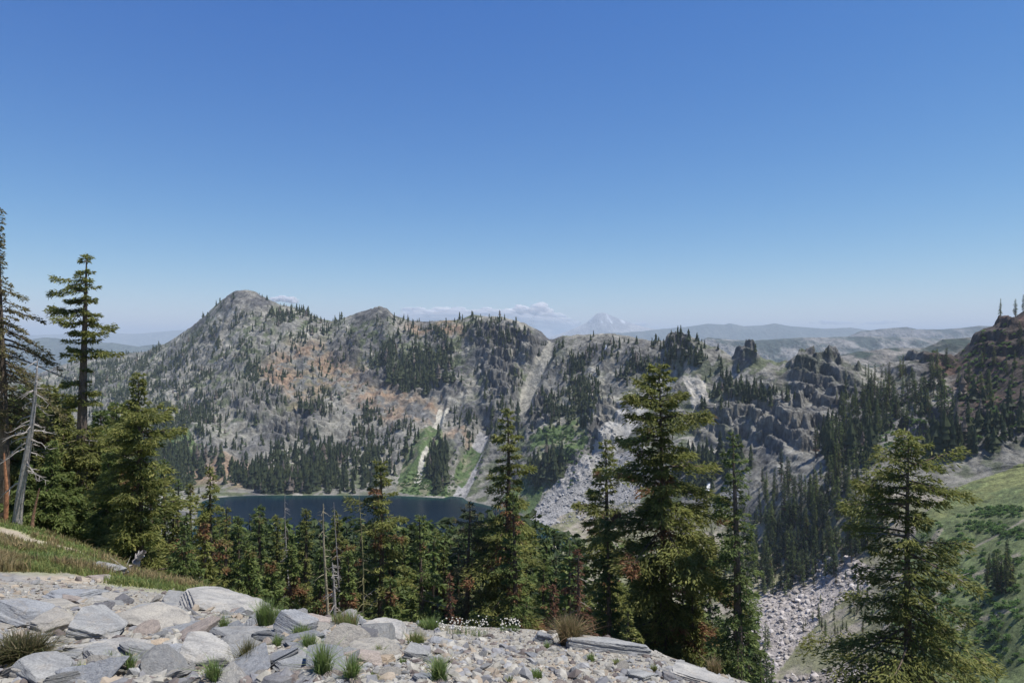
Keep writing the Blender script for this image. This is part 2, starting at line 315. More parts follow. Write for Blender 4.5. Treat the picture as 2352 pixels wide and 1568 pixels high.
# ribs: cliff faces stepped in and out along the line they face
rib = fbm((GX*0.9+GY*0.25)/19, GZ/70, GY/90, 3, 101, ridged=True)
dy = cliff*sc*(-13*rib-6*fbm(GX/14, GZ/10, None, 3, 111))
GZ = GZ+dz
k = 1+dy/GY; GX = GX*k; GY = GY*k
GY_m = np.maximum.accumulate(GY, axis=1)
GV2 = CY-F*GZ/GY
vmin = np.minimum.accumulate(GV2, axis=1)
VIS = np.concatenate([np.ones((NU,1), bool), GV2[:,1:] < vmin[:,:-1]+0.6], 1)
def col_of(u): return np.clip(np.searchsorted(us, u), 0, NU-1)
def H(x, y):
    c = int(col_of(CX+F*x/y)); return float(np.interp(y, GY_m[c], GZ[c]))
def hit(u, v, tmax=99):      # nearest point of the terrain on the line through (u, v)
    c = int(col_of(u)); j = np.nonzero((GV2[c] <= v) & (GT < tmax))[0]
    j = j[0] if len(j) else int(np.argmin(GV2[c]))
    return np.array([GX[c,j], GY[c,j], GZ[c,j]])

# ------------------------------------------------------------------ colours of the ground
def C3(*c): return np.array(c, np.float32)
def mixc(A, B, f): return A+(B-A)*np.clip(f, 0, 1)[...,None]
n1 = fbm(GX/60, GY/60, GZ/60, 4, 201); n2 = fbm(GX/14, GY/14, GZ/14, 4, 211); n3 = fbm(GX/160, GY/160, None, 3, 221)
Cg = np.broadcast_to(C3(0.195,0.19,0.17), U.shape+(3,)).copy()
Cg = mixc(Cg, C3(0.285,0.275,0.245), smooth(0.05, 0.45, n1)); Cg = mixc(Cg, C3(0.115,0.115,0.115), smooth(0.05, 0.5, -n1))
Cg = mixc(Cg, C3(0.085,0.105,0.052), 0.9*smooth(-0.05, 0.22, n2)*smooth(-0.45, 0.05, n3))
Cg = mixc(Cg, C3(0.235,0.152,0.098), rust*smooth(-0.4, 0.1, n1+0.6*n2)*0.88)
Cg = mixc(Cg, C3(0.24,0.205,0.16), 0.6*rust*smooth(0.0, 0.4, n2))
Cg = mixc(Cg, C3(0.085,0.085,0.09), np.maximum(dark_c*np.where(U > 1580, 0.6, 1.0), 0.3*cliff)*smooth(-0.5, 0.1, n2)*0.9)  # slate-dark crags; shade of the right-hand cliff faces is put into the colour
rw = (U > 1500)*smooth(11.0, 11.4, T)
Cg = mixc(Cg, C3(0.14,0.14,0.135), 0.12*rw*(T < 14.4))
Cg = mixc(Cg, C3(0.055,0.042,0.036), redr*0.95); Cg = mixc(Cg, C3(0.12,0.075,0.058), redr*smooth(0.05,0.4,n2))
strat = fbm(GX/55, GY/55, (GZ+0.45*GX)/5.5, 4, 251, gain=0.6); n5 = fbm(GX/4.5, GY/4.5, GZ/4.5, 3, 261, gain=0.75)
farm = smooth(11.0, 11.3, T)
Cg = Cg*(0.88+farm*(0.55*n5+0.45*strat))[...,None]*np.array([1.0,1.0,0.965], np.float32)
u_, v_ = U+0.5*wu, GV+0.5*wv
def region(P, lo=10.4, hi=14.4): return inpoly(u_, v_, P) & (T > lo) & (T < hi)
scree = np.zeros(U.shape, bool)
for P, c in (([(1258,778),(1278,782),(1222,930),(1185,955),(1192,910)], (0.255,0.245,0.205)),
             ([(1100,985),(1135,1000),(1105,1060),(1065,1150),(1030,1145),(1060,1090)], (0.27,0.265,0.255)),
             ([(1480,1020),(1500,1080),(1440,1230),(1290,1225),(1205,1190),(1270,1125),(1345,1060)], (0.27,0.265,0.255)),
             ([(1560,1200),(1650,1140),(1700,1125),(1700,1150),(1630,1215),(1570,1225)], (0.26,0.26,0.255)),
             ([(1535,850),(1555,870),(1430,1010),(1370,1090),(1350,1060),(1430,930)], (0.29,0.285,0.265)),
             ([(1000,930),(1030,950),(1015,1000),(985,1000)], (0.4,0.38,0.31)),
             ([(1570,880),(1620,880),(1640,950),(1600,960)], (0.36,0.34,0.29))):
    r = region(P); scree |= r; Cg[r] = C3(*c)*(1+0.22*n2[r][:,None])
valley = (T > 7.2) & (T < 10.75+0.5*n1) & (U+3.0*wu > 1270)
Cg[valley] = mixc(np.broadcast_to(C3(0.17,0.17,0.10), Cg[valley].shape), C3(0.26,0.235,0.19), smooth(-0.2,0.3,n2[valley]))
TALUS = [(1715,1385),(1850,1305),(1885,1270),(1930,1268),(1995,1300),(2000,1345),(1890,1420),(1840,1475),(1760,1568),(1690,1600)]
tal = inpoly(u_, v_, TALUS) & (T > 6.8) & (T < 10.9)
Cg[tal] = C3(0.33,0.30,0.275)*(1+0.25*n2[tal][:,None])
tal2 = inpoly(u_, v_, [(1690,1600),(1790,1560),(1990,1520),(2060,1600),(2060,1800),(1690,1800)]) & (T > 6.2) & (T < 10.9)
Cg[tal2] = C3(0.22,0.195,0.165)*(1+0.3*n2[tal2][:,None])
MEAD = [(2110,1190),(2200,1120),(2352,1068),(2900,900),(2900,1900),(2230,1900),(2080,1560),(2040,1450),(2080,1300)]
mead = inpoly(U+0.3*wu, GV+0.3*wv, MEAD) & (T > 5.5) & (T < 11.3)
mc = mixc(np.broadcast_to(C3(0.105,0.132,0.054), U.shape+(3,)), C3(0.15,0.165,0.065), smooth(-0.1, 0.4, 0.6*n2+0.4*n1+0.0025*(1220-GV)))
mc = mc*(1+0.5*n5+0.35*fbm(GX/1.8, GY/1.8, None, 2, 281))[...,None]
Cg[mead] = mc[mead]
for a, b_, w in (((2060,1405),(2352,1268),4.5),((2085,1335),(2352,1195),3.5),((2000,1490),(2160,1390),5),((2330,1395),(2200,1440),6),((2115,1275),(2160,1215),7)):
    a = np.array(a, float); b_ = np.array(b_, float); dd = b_-a; L2 = dd@dd
    s_ = np.clip(((U-a[0])*dd[0]+(GV-a[1])*dd[1])/L2, 0, 1)
    dist = np.hypot(U+0.12*wu-a[0]-s_*dd[0], GV+0.12*wv-a[1]-s_*dd[1])
    f = (1-smooth(w*0.5, w*1.3, dist))*mead*(n2 > -0.35)
    Cg = mixc(Cg, C3(0.24,0.215,0.165), f*0.85)
for P in ([(985,975),(1012,985),(1015,1060),(1030,1140),(905,1130),(925,1070),(955,1000)], [(1085,1020),(1115,1040),(1060,1115),(1040,1100)], [(1215,1015),(1330,975),(1350,1000),(1260,1045),(1215,1045)],
          [(1150,1150),(1230,1085),(1345,1010),(1350,1030),(1260,1120),(1215,1185)], [(330,1020),(420,1000),(460,1040),(370,1110)]):
    r = region(P, 10.9); Cg[r] = mixc(np.broadcast_to(C3(0.075,0.112,0.042), Cg[r].shape), C3(0.16,0.16,0.10), smooth(0.0,0.4,n2[r]))
for P, c in (([(950,1110),(985,1050),(992,1052),(962,1115)], (0.36,0.35,0.3)),):
    r = region(P, 10.9); Cg[r] = C3(*c)
snow = np.zeros(U.shape, bool)
for P in ([(1620,1112),(1630,1110),(1630,1130),(1622,1132)], [(1388,800),(1396,800),(1394,810),(1388,812)]):
    snow |= inpoly(U, GV, P) & (T > 11) & (T < 14.3)
Cg[snow] = C3(0.85,0.87,0.9)
fl = (T > 3.9) & (T < 7.2) & ~tal & ~tal2 & ~mead
Cg[fl] = mixc(np.broadcast_to(C3(0.09,0.075,0.05), Cg[fl].shape), C3(0.10,0.11,0.045), smooth(-0.2,0.3,fbm(GX[fl]/6, GY[fl]/6, None, 3, 231)))
nearm = T <= 4.0
g1 = fbm(GX[nearm]/1.1, GY[nearm]/1.1, None, 4, 241); g2 = fbm(GX[nearm]/0.3, GY[nearm]/0.3, None, 3, 245)
cn = mixc(np.broadcast_to(C3(0.27,0.252,0.21), Cg[nearm].shape), C3(0.215,0.21,0.20), smooth(-0.1,0.4,g1)); cn = mixc(cn, C3(0.24,0.19,0.13), 0.6*smooth(0.1,0.5,g2))
gline = np.interp(U[nearm], [-500,0,150,300,420,560,640,760], [1290,1322,1322,1350,1362,1385,1398,1400])
gr = smooth(4, -14, GV[nearm]-gline+14*g1)*(U[nearm] < 900)
cn = mixc(cn, mixc(np.broadcast_to(C3(0.19,0.215,0.075), cn.shape), C3(0.32,0.27,0.15), smooth(0.0,0.4,g1)), gr)
bare = blob([(40,1235,70,14,18),(150,1262,60,8,18),(480,1340,60,6,15),(180,1330,120,7)], 0.4, 0.3)[nearm]
cn = mixc(cn, C3(0.34,0.29,0.22), bare)
Cg[nearm] = cn

def grid_mesh(name, X, Y, Z, C, m):
    nu, nr = X.shape
    i = np.arange(nu*nr).reshape(nu, nr)
    q = np.stack([i[:-1,:-1].ravel(), i[1:,:-1].ravel(), i[1:,1:].ravel(), i[:-1,1:].ravel()], 1)
    return mesh_np(name, np.stack([X.ravel(), Y.ravel(), Z.ravel()], 1), [q], [m], C.reshape(-1,3), flat=False)
js = int(np.searchsorted(GT, 4.0))
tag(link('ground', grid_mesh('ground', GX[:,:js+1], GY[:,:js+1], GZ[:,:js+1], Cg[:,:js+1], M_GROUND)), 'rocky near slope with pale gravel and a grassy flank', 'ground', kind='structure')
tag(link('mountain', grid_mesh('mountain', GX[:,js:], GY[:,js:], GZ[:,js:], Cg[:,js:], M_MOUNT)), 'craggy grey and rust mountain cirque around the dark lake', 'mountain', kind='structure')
print('terrain', NU, NR, round(time.time()-T0, 1))

# lake
lu, ly = np.meshgrid(np.linspace(395, 1335, 170), np.linspace(640, 1012, 130), indexing='ij')
lx = (lu-CX)/F*ly
bed = np.array([np.interp(ly[i], GY_m[c_], GZ[c_]) for i, c_ in enumerate([int(col_of(q)) for q in lu[:,0]])])
keep = ~((lu > 1060) & (ly > 1012-(lu-1060)*0.62))
ld = np.clip(-220.3-bed, 0, 30)
lc = mixc(np.broadcast_to(C3(0.006,0.026,0.026), lu.shape+(3,)), C3(0.0015,0.0080,0.017), smooth(0.0, 6.0, ld+2.5*fbm(lx/40, ly/40, None, 3, 401)))
lm = attr_mat('lake_water', 0.02, 0.25, 0.35, 0.30, rough=0.22, dist=0.35, spec=0.035)
i = np.arange(lu.size).reshape(lu.shape); q = np.stack([i[:-1,:-1].ravel(), i[1:,:-1].ravel(), i[1:,1:].ravel(), i[:-1,1:].ravel()], 1); q = q[keep[:-1,:-1].ravel()]
tag(link('lake', mesh_np('lake', np.stack([lx.ravel(), ly.ravel(), np.full(lu.size, -220.3)], 1), [q], [lm], lc.reshape(-1,3), flat=False)), 'dark blue mountain lake at the foot of the grey slopes', 'lake', kind='structure')

# distant ridges
def ridge_obj(name, label, pts, y, depth, zb, amp, c1, c2, seed, nu=760, nr=110, snowline=None, wl=0.09):
    p = np.array(pts, float); u = np.linspace(p[0,0], p[-1,0], nu); v = np.interp(u, p[:,0], p[:,1])
    s = np.concatenate([np.linspace(0, 1, nr), 1+np.linspace(0.08, 0.7, 8)])
    Xr = (u-CX)/F*y; Zr = (CY-v)/F*y
    YY = y+depth*0.45*(s[None,:]-1)+0*u[:,None]
    XX = Xr[:,None]*(1+0*s[None,:])
    e = np.where(s <= 1, s, 2-s); e = np.clip(e, 0, 1)**1.15
    ZZ = zb+(Zr[:,None]-zb)*e[None,:]
    wlm = depth*0.30
    rn = fbm(XX/wlm+0.15*YY/wlm, YY/(wlm*1.1), None, 7, seed, ridged=True, gain=0.62); an = 1-np.abs(2*np.clip(s,0,1)-1)**3
    ZZ = ZZ+amp*rn*np.maximum(an, 0.10)[None,:]*(s <= 1.001)[None,:]
    k = fbm(XX/(wlm*.35), YY/(wlm*.35), ZZ/(wlm*.2), 5, seed+3, gain=0.65)
    C = mixc(np.broadcast_to(C3(*c1), XX.shape+(3,)), C3(*c2), smooth(-0.25, 0.3, k))
    if snowline is not None:
        sm = smooth(snowline, snowline+40, ZZ+120*rn-60)*smooth(0.1, 0.3, fbm((XX+0.5*ZZ)/170, ZZ/330, None, 3, seed+9)); C = mixc(C, C3(0.62,0.64,0.67), 0.8*sm)
    return tag(link(name, grid_mesh(name, XX, YY, ZZ, C, M_HILL)), label, 'mountain' if 'mountain' in name else 'hill', kind='structure')
G0 = (0.06,0.07,0.045), (0.20,0.19,0.17)
ridge_obj('ridge', 'wooded ridge with pale burnt slopes behind the dark crags', [(1700,870),(1750,850),(1792,838),(1820,826),(1854,813),(1885,822),(1916,819),(1970,809),(2005,806),(2040,799),(2123,799),(2148,790),(2165,780),(2200,778),(2223,775),(2300,774),(2420,770)], 2600, 900, -190, 38, (0.03,0.045,0.032), (0.21,0.195,0.17), 301)
ridge_obj('ridge', 'long pale blue-grey ridge with burnt forest behind the crags', [(1480,815),(1560,800),(1602,784),(1626,776),(1668,780),(1730,783),(1792,780),(1842,777),(1954,774),(2060,775),(2300,780),(2450,780)], 6400, 1700, -400, 130, (0.035,0.05,0.042), (0.19,0.182,0.17), 311)
ridge_obj('ridge', 'hazy blue ridge rising at the right behind the long pale ridge', [(1900,800),(1935,778),(1958,769),(1978,761),(2020,757),(2057,754),(2082,752),(2107,757),(2156,758),(2206,755),(2248,748),(2285,750),(2360,756),(2480,760)], 9500, 1900, -420, 150, (0.03,0.042,0.038), (0.15,0.145,0.14), 321)
ridge_obj('hill', 'faint blue line of far hills between the volcano and the ridges', [(1150,800),(1290,775),(1370,766),(1432,764),(1480,760),(1523,755),(1577,751),(1626,744),(1664,746),(1676,743),(1709,750),(1751,748),(1780,743),(1817,750),(1896,755),(1954,752),(1990,758),(2100,765),(2300,772)], 19000, 3400, -620, 170, (0.035,0.05,0.04), (0.075,0.085,0.07), 331)
ridge_obj('volcano_mountain', 'faint snow-streaked volcano standing far off on the horizon', [(1180,800),(1260,775),(1300,762),(1334,748),(1350,739),(1361,728),(1370,721),(1378,718.5),(1391,719),(1398,723),(1415,730),(1448,742),(1481,752),(1530,760),(1620,775),(1700,790)], 25000, 4300, -640, 150, (0.22,0.22,0.225), (0.34,0.33,0.32), 341, snowline=620)
ridge_obj('hill', 'blue wooded hills beyond the dead trees at the left', [(-500,790),(-200,796),(0,790),(61,782),(103,775),(133,777),(175,783),(217,788),(259,787),(320,796),(354,791),(381,790),(450,795),(600,810)], 12000, 2800, -630, 130, (0.03,0.045,0.035), (0.06,0.075,0.055), 351)
ridge_obj('hill', 'faintest pale hills on the horizon left of the pointed peak', [(-500,775),(0,772),(120,768),(236,765),(305,767),(381,761),(438,756),(520,756),(700,770)], 30000, 4000, -640, 150, (0.08,0.09,0.07), (0.12,0.125,0.1), 361)
ridge_obj('hill', 'low dark wooded spur in the left-hand valley', [(-500,900),(-100,880),(60,862),(130,850),(230,835),(400,850)], 4200, 1300, -560, 60, (0.045,0.06,0.035), (0.16,0.155,0.12), 371)
pl = 45000.0
tag(link('plain', mesh_np('plain', [(-pl*1.5,600,-660),(pl*1.5,600,-660),(pl*1.5,pl,-660),(-pl*1.5,pl,-660)], [np.array([[0,1,2,3]])], [M_HILL], np.tile(C3(0.09,0.10,0.07),(4,1)))), 'hazy lowland below the hills', 'plain', kind='structure')

# ------------------------------------------------------------------ trees
rng = np.random.default_rng(11)
def unit(a): return a/np.maximum(np.linalg.norm(a, axis=-1, keepdims=True), 1e-9)
def tube(P, r, ns=6):
    """tube along points P (n,3) with radii r"""
    P = np.asarray(P, float); r = np.asarray(r, float); n = len(P)
    d = unit(np.gradient(P, axis=0)); ref = np.where(np.abs(d[:,2:3]) > 0.8, [[1.0,0,0]], [[0,0,1.0]])
    a = unit(np.cross(d, ref)); b = np.cross(d, a)
    th = np.linspace(0, 2*np.pi, ns, endpoint=False)
    V = P[:,None]+r[:,None,None]*(np.cos(th)[None,:,None]*a[:,None]+np.sin(th)[None,:,None]*b[:,None])
    i = np.arange(n*ns).reshape(n, ns); j = np.roll(i, -1, 1)
    return V.reshape(-1,3), np.stack([i[:-1].ravel(), j[:-1].ravel(), j[1:].ravel(), i[1:].ravel()], 1)
class Acc:
    def __init__(s): s.V, s.Q, s.C, s.n = [], [], [], 0
    def add(s, V, Q, C):
        s.V.append(V); s.Q.append(Q+s.n); s.C.append(np.broadcast_to(C, (len(V),3))); s.n += len(V)
    def mesh(s, name, m, flat=True):
        return mesh_np(name, np.concatenate(s.V), [np.concatenate(s.Q)], [m], np.concatenate(s.C), flat=flat)
def blades(P, D, L, Wd, rg, flatn=0.7):
    """rhombus leaf sprays at P along D"""
    n = len(P); up = np.array([0,0,1.0])+rg.normal(0, flatn, (n,3))
    sd = unit(np.cross(D, up)); L = L[:,None]; Wd = Wd[:,None]
    V = np.stack([P, P+D*L*0.45+sd*Wd, P+D*L, P+D*L*0.45-sd*Wd], 1)
    V[:,2,2] -= 0.12*L[:,0]
    Q = np.arange(n*4).reshape(n, 4)
    return V.reshape(-1,3), Q
GREEN = [C3(0.102,0.126,0.036), C3(0.180,0.198,0.055), C3(0.270,0.264,0.082)]
DEEP = [C3(0.070,0.110,0.036), C3(0.120,0.166,0.050), C3(0.186,0.222,0.070)]
BROWN = [C3(0.11,0.055,0.035), C3(0.17,0.085,0.05), C3(0.22,0.12,0.07)]
MOSS = [C3(0.10,0.095,0.05), C3(0.16,0.15,0.06), C3(0.20,0.165,0.09)]
def conifer(rg, h, R, t0=0.08, nb=120, prof=None, bl=0.36, bw=0.05, dens=46, pal=GREEN, rust=0.0, rustlow=0.6, droop=0.5, lift=0.22, dead=0.0, wide=0.42, tr=None, lean=0.0, sag=0.0, tiers=None, topn=True):
    """returns trunk mesh data, crown mesh data, bare branch mesh data (or None)"""
    prof = prof or (lambda t: (1-t)**0.8*(0.75+0.25*np.minimum(1, t/0.2)))
    tr = tr or 0.018*h+0.03
    trunk, crown, bare = Acc(), Acc(), []
    zt = np.linspace(0, 1, 26); ph = rg.uniform(0, 6.28, 2)
    spine = lambda t: np.stack([0.012*h*np.sin(3.1*t+ph[0])*t+lean*h*t**1.3, 0.012*h*np.sin(2.7*t+ph[1])*t, t*h], -1)
    V, Q = tube(spine(zt)-[0,0,0.6]*np.array(1-zt)[:,None]**8, tr*(1-zt)**0.85+0.012+tr*0.5*np.exp(-zt*60), 9)
    bc = C3(0.13,0.10,0.075)*(0.75+0.5*rg.random()); trunk.add(V, Q, bc)
    if tiers is None:
        t = t0+(1-t0)*((np.arange(nb)+rg.random(nb))/nb)**0.92
        Lb = R*prof(t)*rg.uniform(0.42, 1.25, nb)
        az = np.arange(nb)*2.399+rg.normal(0, 0.5, nb)
        # whole sectors of some levels are thin, which leaves gaps in the outline
        gap = vnoise(t*h*0.55+7, np.cos(az)*1.3+rg.uniform(0,50), np.sin(az)*1.3)
        Lb *= 0.74+0.62*gap
    else:
        t, az, Lb = [np.array(x, float) for x in tiers]; nb = len(t)
    Lb = np.maximum(Lb, 0.10*R+0.05*bl)
    e0 = -0.18+lift*1.6*smooth(0.35, 1.0, t)+rg.normal(0, 0.16, nb); dr = droop*(1-0.7*t)*rg.uniform(0.6, 1.4, nb)
    base = spine(t); rad = np.stack([np.cos(az), np.sin(az), 0*az], 1); side = np.stack([-np.sin(az), np.cos(az), 0*az], 1)
    curl = rg.normal(0, 0.16, nb)
    def sp(i, s):
        L = Lb[i]
        return base[i]+(rad[i]*(s*L)[:,None]+side[i]*(curl[i]*s*s*L)[:,None])+np.stack([0*s, 0*s, L*(e0[i]*s-dr[i]*s*s+0.16*s**3)-sag*s*s*L], 1)
    isdead = rg.random(nb) < dead*np.clip(1.3-t, 0.2, 1.3)
    for i in range(nb):
        s = np.linspace(0, 1, 6); ii = np.full(6, i); P = sp(ii, s)
        r0 = min(tr*0.30, 0.012+0.018*Lb[i])
        V, Q = tube(P, r0*(1-s*0.9), 4)
        if isdead[i]: bare.append(Acc())
        (bare[-1] if isdead[i] else trunk).add(V, Q, C3(0.26,0.24,0.215)*rg.uniform(0.7,1.2) if isdead[i] else bc*0.9)
        if isdead[i]:
            for _ in range(5):
                s0 = rg.uniform(0.3, 0.95); p0 = sp(np.array([i]), np.array([s0]))[0]
                dv = unit(rad[i]*0.7+side[i]*rg.choice([-1,1])*rg.uniform(.4,1)+np.array([0,0,rg.uniform(-0.5,0.2)]))*Lb[i]*rg.uniform(0.15,0.4)
                V, Q = tube(np.array([p0, p0+dv*0.5+[0,0,-0.02], p0+dv]), np.array([r0*0.4, r0*0.28, r0*0.1]), 3); bare[-1].add(V, Q, C3(0.26,0.24,0.215))
    live = np.nonzero(~isdead)[0]
    cnt = np.maximum(6, (3.2*dens*Lb[live]*(0.6+0.4*Lb[live]/max(R, .01))).astype(int))
    i = np.repeat(live, cnt); n = len(i)
    s = 0.10+0.92*rg.random(n)**0.75
    wid = wide*Lb[i]*np.sin(np.pi*np.clip(0.12+0.80*s, 0, 1))**0.8
    q = rg.uniform(-1, 1, n)*np.sqrt(rg.random(n)); P = sp(i, np.minimum(s, 1))
    # the pad is cut into fingers: lateral twigs every so often along the branch
    P = P+side[i]*(q*wid)[:,None]+rad[i]*(np.abs(q)*wid*0.55)[:,None]
    P[:,2] += -np.abs(q)*wid*0.30+rg.normal(0, 0.035, n)*(0.5+Lb[i])
    D = unit(rad[i]*(0.75)+side[i]*(np.sign(q)*(0.25+0.75*np.abs(q)))[:,None]+rg.normal(0, 0.38, (n,3))+np.array([0,0,-0.12]))
    L = 0.88*bl*rg.uniform(0.5, 1.25, n)*(0.75+0.25*np.minimum(1, Lb[i]/1.2)); Wd = 0.8*bw*rg.uniform(0.6, 1.3, n)
    V, Q = blades(P, D, L, Wd, rg)
    k = np.clip(rg.normal(0.45, 0.28, n)+0.45*(s-0.6), 0, 1)[:,None]
    br = rg.uniform(0.80, 1.22, nb)[i][:,None]
    c = np.where(k < 0.5, pal[0]+(pal[1]-pal[0])*k*2, pal[1]+(pal[2]-pal[1])*(k*2-1))*br
    if rust > 0:
        rn = vnoise(P[:,0]*0.9+5, P[:,1]*0.9, P[:,2]*0.8, 77)+0.35*(rustlow-P[:,2]/h)*2
        f = (smooth(0.62-rust, 0.72-rust, rn)*(rg.random(n) < 0.9))[:,None]
        c = c*(1-f)+f*(np.array([C3(0.20,0.10,0.05), C3(0.27,0.155,0.08)])[rg.integers(0, 2, n)])
    crown.add(V, Q, np.repeat(c, 4, 0))
    if topn:     # leader shoot
        nt = 26; zz = rg.random(nt); P = spine(0.97+0.03*zz); az2 = rg.uniform(0, 6.28, nt)
        D = unit(np.stack([np.cos(az2), np.sin(az2), rg.uniform(0.3, 1.2, nt)], 1))
        V, Q = blades(P, D, np.full(nt, bl*0.55), np.full(nt, bw*0.8), rg); crown.add(V, Q, pal[1])
    return trunk, crown, bare
MIDF = [C3(0.084,0.129,0.038), C3(0.146,0.190,0.056), C3(0.213,0.246,0.076)]
TREES = []
def plant(u, v_top, y, wD, label, cat='tree', group=None, name='fir_tree', hscale=1.0, **kw):
    """tree standing at (u, depth y) whose top reaches v_top; wD = half width"""
    x = (u-CX)/F*y; zb = H(x, y); zt = (CY-v_top)/F*y; hh = max((zt-zb)*hscale, 0.8)
    rg = np.random.default_rng(int(u*13+v_top*7+y*3) % 100000)
    tr, cr_, ba = conifer(rg, hh, 1.5*wD/F*y, **kw)
    root = bpy.data.objects.new(name, None); COL.objects.link(root); root.location = (x, y, zb); root.empty_display_size = 0.3
    tag(root, label, cat, group)
    link('trunk', tr.mesh('trunk', M_BARK), root); link('crown', cr_.mesh('crown', M_LEAF), root)
    for q in ba: link('dead_branch', q.mesh('dead_branch', M_BARK), root)
    TREES.append((u, v_top, y, hh)); return root
def snag(u, v_top, y, label, wD, nb=26, tr=0.2, lean=0.0, colr=(0.30,0.275,0.25), broken=False, name='dead_tree', t0=0.25, moss=False, bright=1.0, u_top=None):
    x = (u-CX)/F*y; zb = H(x, y); h = (CY-v_top)/F*y-zb; rg = np.random.default_rng(int(u*7+v_top))
    lx = ((u_top-u)/F*y) if u_top is not None else 0.0
    T_, BL = Acc(), []; zt = np.linspace(0, 1, 24)
    spine = lambda t: np.stack([lx*t**1.2+0.012*h*np.sin(5*t+u), 0.01*h*np.sin(4*t), h*t], -1)
    rr = tr*(1-zt)**0.8+(tr*0.35 if broken else 0.012)+tr*0.7*np.exp(-zt*40)
    V, Q = tube(spine(zt)-[0,0,0.5]*np.array(1-zt)[:,None]**8, rr, 10)
    cc = C3(*colr)*bright; cv = cc*(0.75+0.5*rg.random((len(V),1))); T_.add(V, Q, cv)
    for i in range(nb):
        t = rg.uniform(t0, 0.98); az = rg.uniform(0, 6.28); L = wD/F*y*rg.uniform(0.3, 1.1)*(1-0.75*t)**0.7
        rd = np.array([np.cos(az), np.sin(az), 0]); s = np.linspace(0, 1, 6); p0 = spine(np.array(t))
        P = p0+rd*(s*L)[:,None]+np.stack([0*s, 0*s, L*(rg.uniform(-0.3,0.1)*s-rg.uniform(0.1,0.6)*s*s)], 1)+rg.normal(0, 0.03*L, (6,3))*s[:,None]
        r0 = min(0.12*tr+0.02*L, 0.06); B_ = Acc(); BL.append(B_); V, Q = tube(P, r0*(1-0.85*s), 4); B_.add(V, Q, cc*rg.uniform(0.8,1.25))
        for _ in range(4):
            j = rg.integers(2, 6); dv = unit(rd*0.5+rg.normal(0, 0.6, 3))*L*rg.uniform(0.12,0.35)
            V, Q = tube(np.array([P[j], P[j]+dv*0.5, P[j]+dv]), r0*np.array([0.4,0.28,0.1]), 3); B_.add(V, Q, cc*rg.uniform(0.8,1.2))
    root = bpy.data.objects.new(name, None); COL.objects.link(root); root.location = (x, y, zb)
    tag(root, label, 'dead tree'); link('trunk', T_.mesh('trunk', M_BARK), root)
    for q in BL: link('branch', q.mesh('branch', M_BARK), root)
    return root

narrow = lambda t: (1-t)**0.6*0.9+0.1
full = lambda t: (1-t)**0.75*(0.8+0.2*np.minimum(1, t/0.15))
cone = lambda t: (1-t)**0.95
def steps(p0, p1): return lambda t: np.interp(t, p0, p1)
# --- left-hand group
plant(10, 478, 34, 62, 'tall half-dead hemlock with drooping sparse limbs at the left edge', t0=0.30, nb=190, pal=MOSS, dens=34, bl=0.22, bw=0.04, droop=0.8, lift=0.0, wide=0.2, dead=0.12, tr=0.24,
      prof=steps([0.3,0.45,0.6,0.72,0.8,1.0], [1.0,1.0,0.85,0.55,0.22,0.08]), name='hemlock_tree')
def tier_tree():
    x0 = (205-CX)/F*36; y0 = 36; zb = H(x0, y0)
    vt = lambda v: ((CY-v)/F*36-zb)/((CY-583)/F*36-zb)
    t, a, L = [], [], []; rg = np.random.default_rng(5)
    for v, l, r_, n in ((588,18,12,5),(600,10,42,4),(625,30,22,8),(645,78,20,9),(662,70,26,8),(690,50,42,10),(720,88,44,12),(740,60,62,12),(765,72,58,10),(785,40,48,8),(805,50,66,10),(822,30,60,5),(850,48,14,6),(880,44,22,8),(905,60,40,10),(925,44,52,10),(990,14,60,5),(1010,16,58,6)):
        for k in range(n):
            az = rg.uniform(0, 2*np.pi); w = (r_ if np.cos(az) > 0 else l)/F*36
            t.append(min(vt(v+rg.normal(0, 3)), 0.995)); a.append(az); L.append(w*(0.35+0.65*abs(np.cos(az))**0.6)*rg.uniform(0.35, 1.2))
    for k in range(60):
        az = rg.uniform(0, 6.28); v = rg.uniform(1010, 1110); t.append(vt(v)); a.append(az); L.append(rg.uniform(50,95)/F*36*(1 if v < 1130 else 0.7))
    return (t, a, L)
plant(190, 583, 36, 90, 'flat-topped old fir with tiered limbs on a thick bare trunk', tiers=tier_tree(), pal=GREEN, dens=52, bl=0.24, bw=0.04, droop=0.12, lift=0.05, wide=0.30, dead=0.2, tr=0.36)
snag(42, 822, 30, 'grey leaning dead trunk with bare crooked twigs beside the flat-topped fir', 75, nb=44, tr=0.19, u_top=88, bright=1.05)
snag(12, 1040, 31, 'short broken trunk with orange stripped bark at the left edge', 10, nb=3, tr=0.085, broken=True, colr=(0.36,0.17,0.09), t0=0.5)
snag(72, 1120, 29, 'thin reddish dead stem leaning beside the grey dead trunk', 12, nb=6, tr=0.07, colr=(0.26,0.15,0.10), u_top=90)
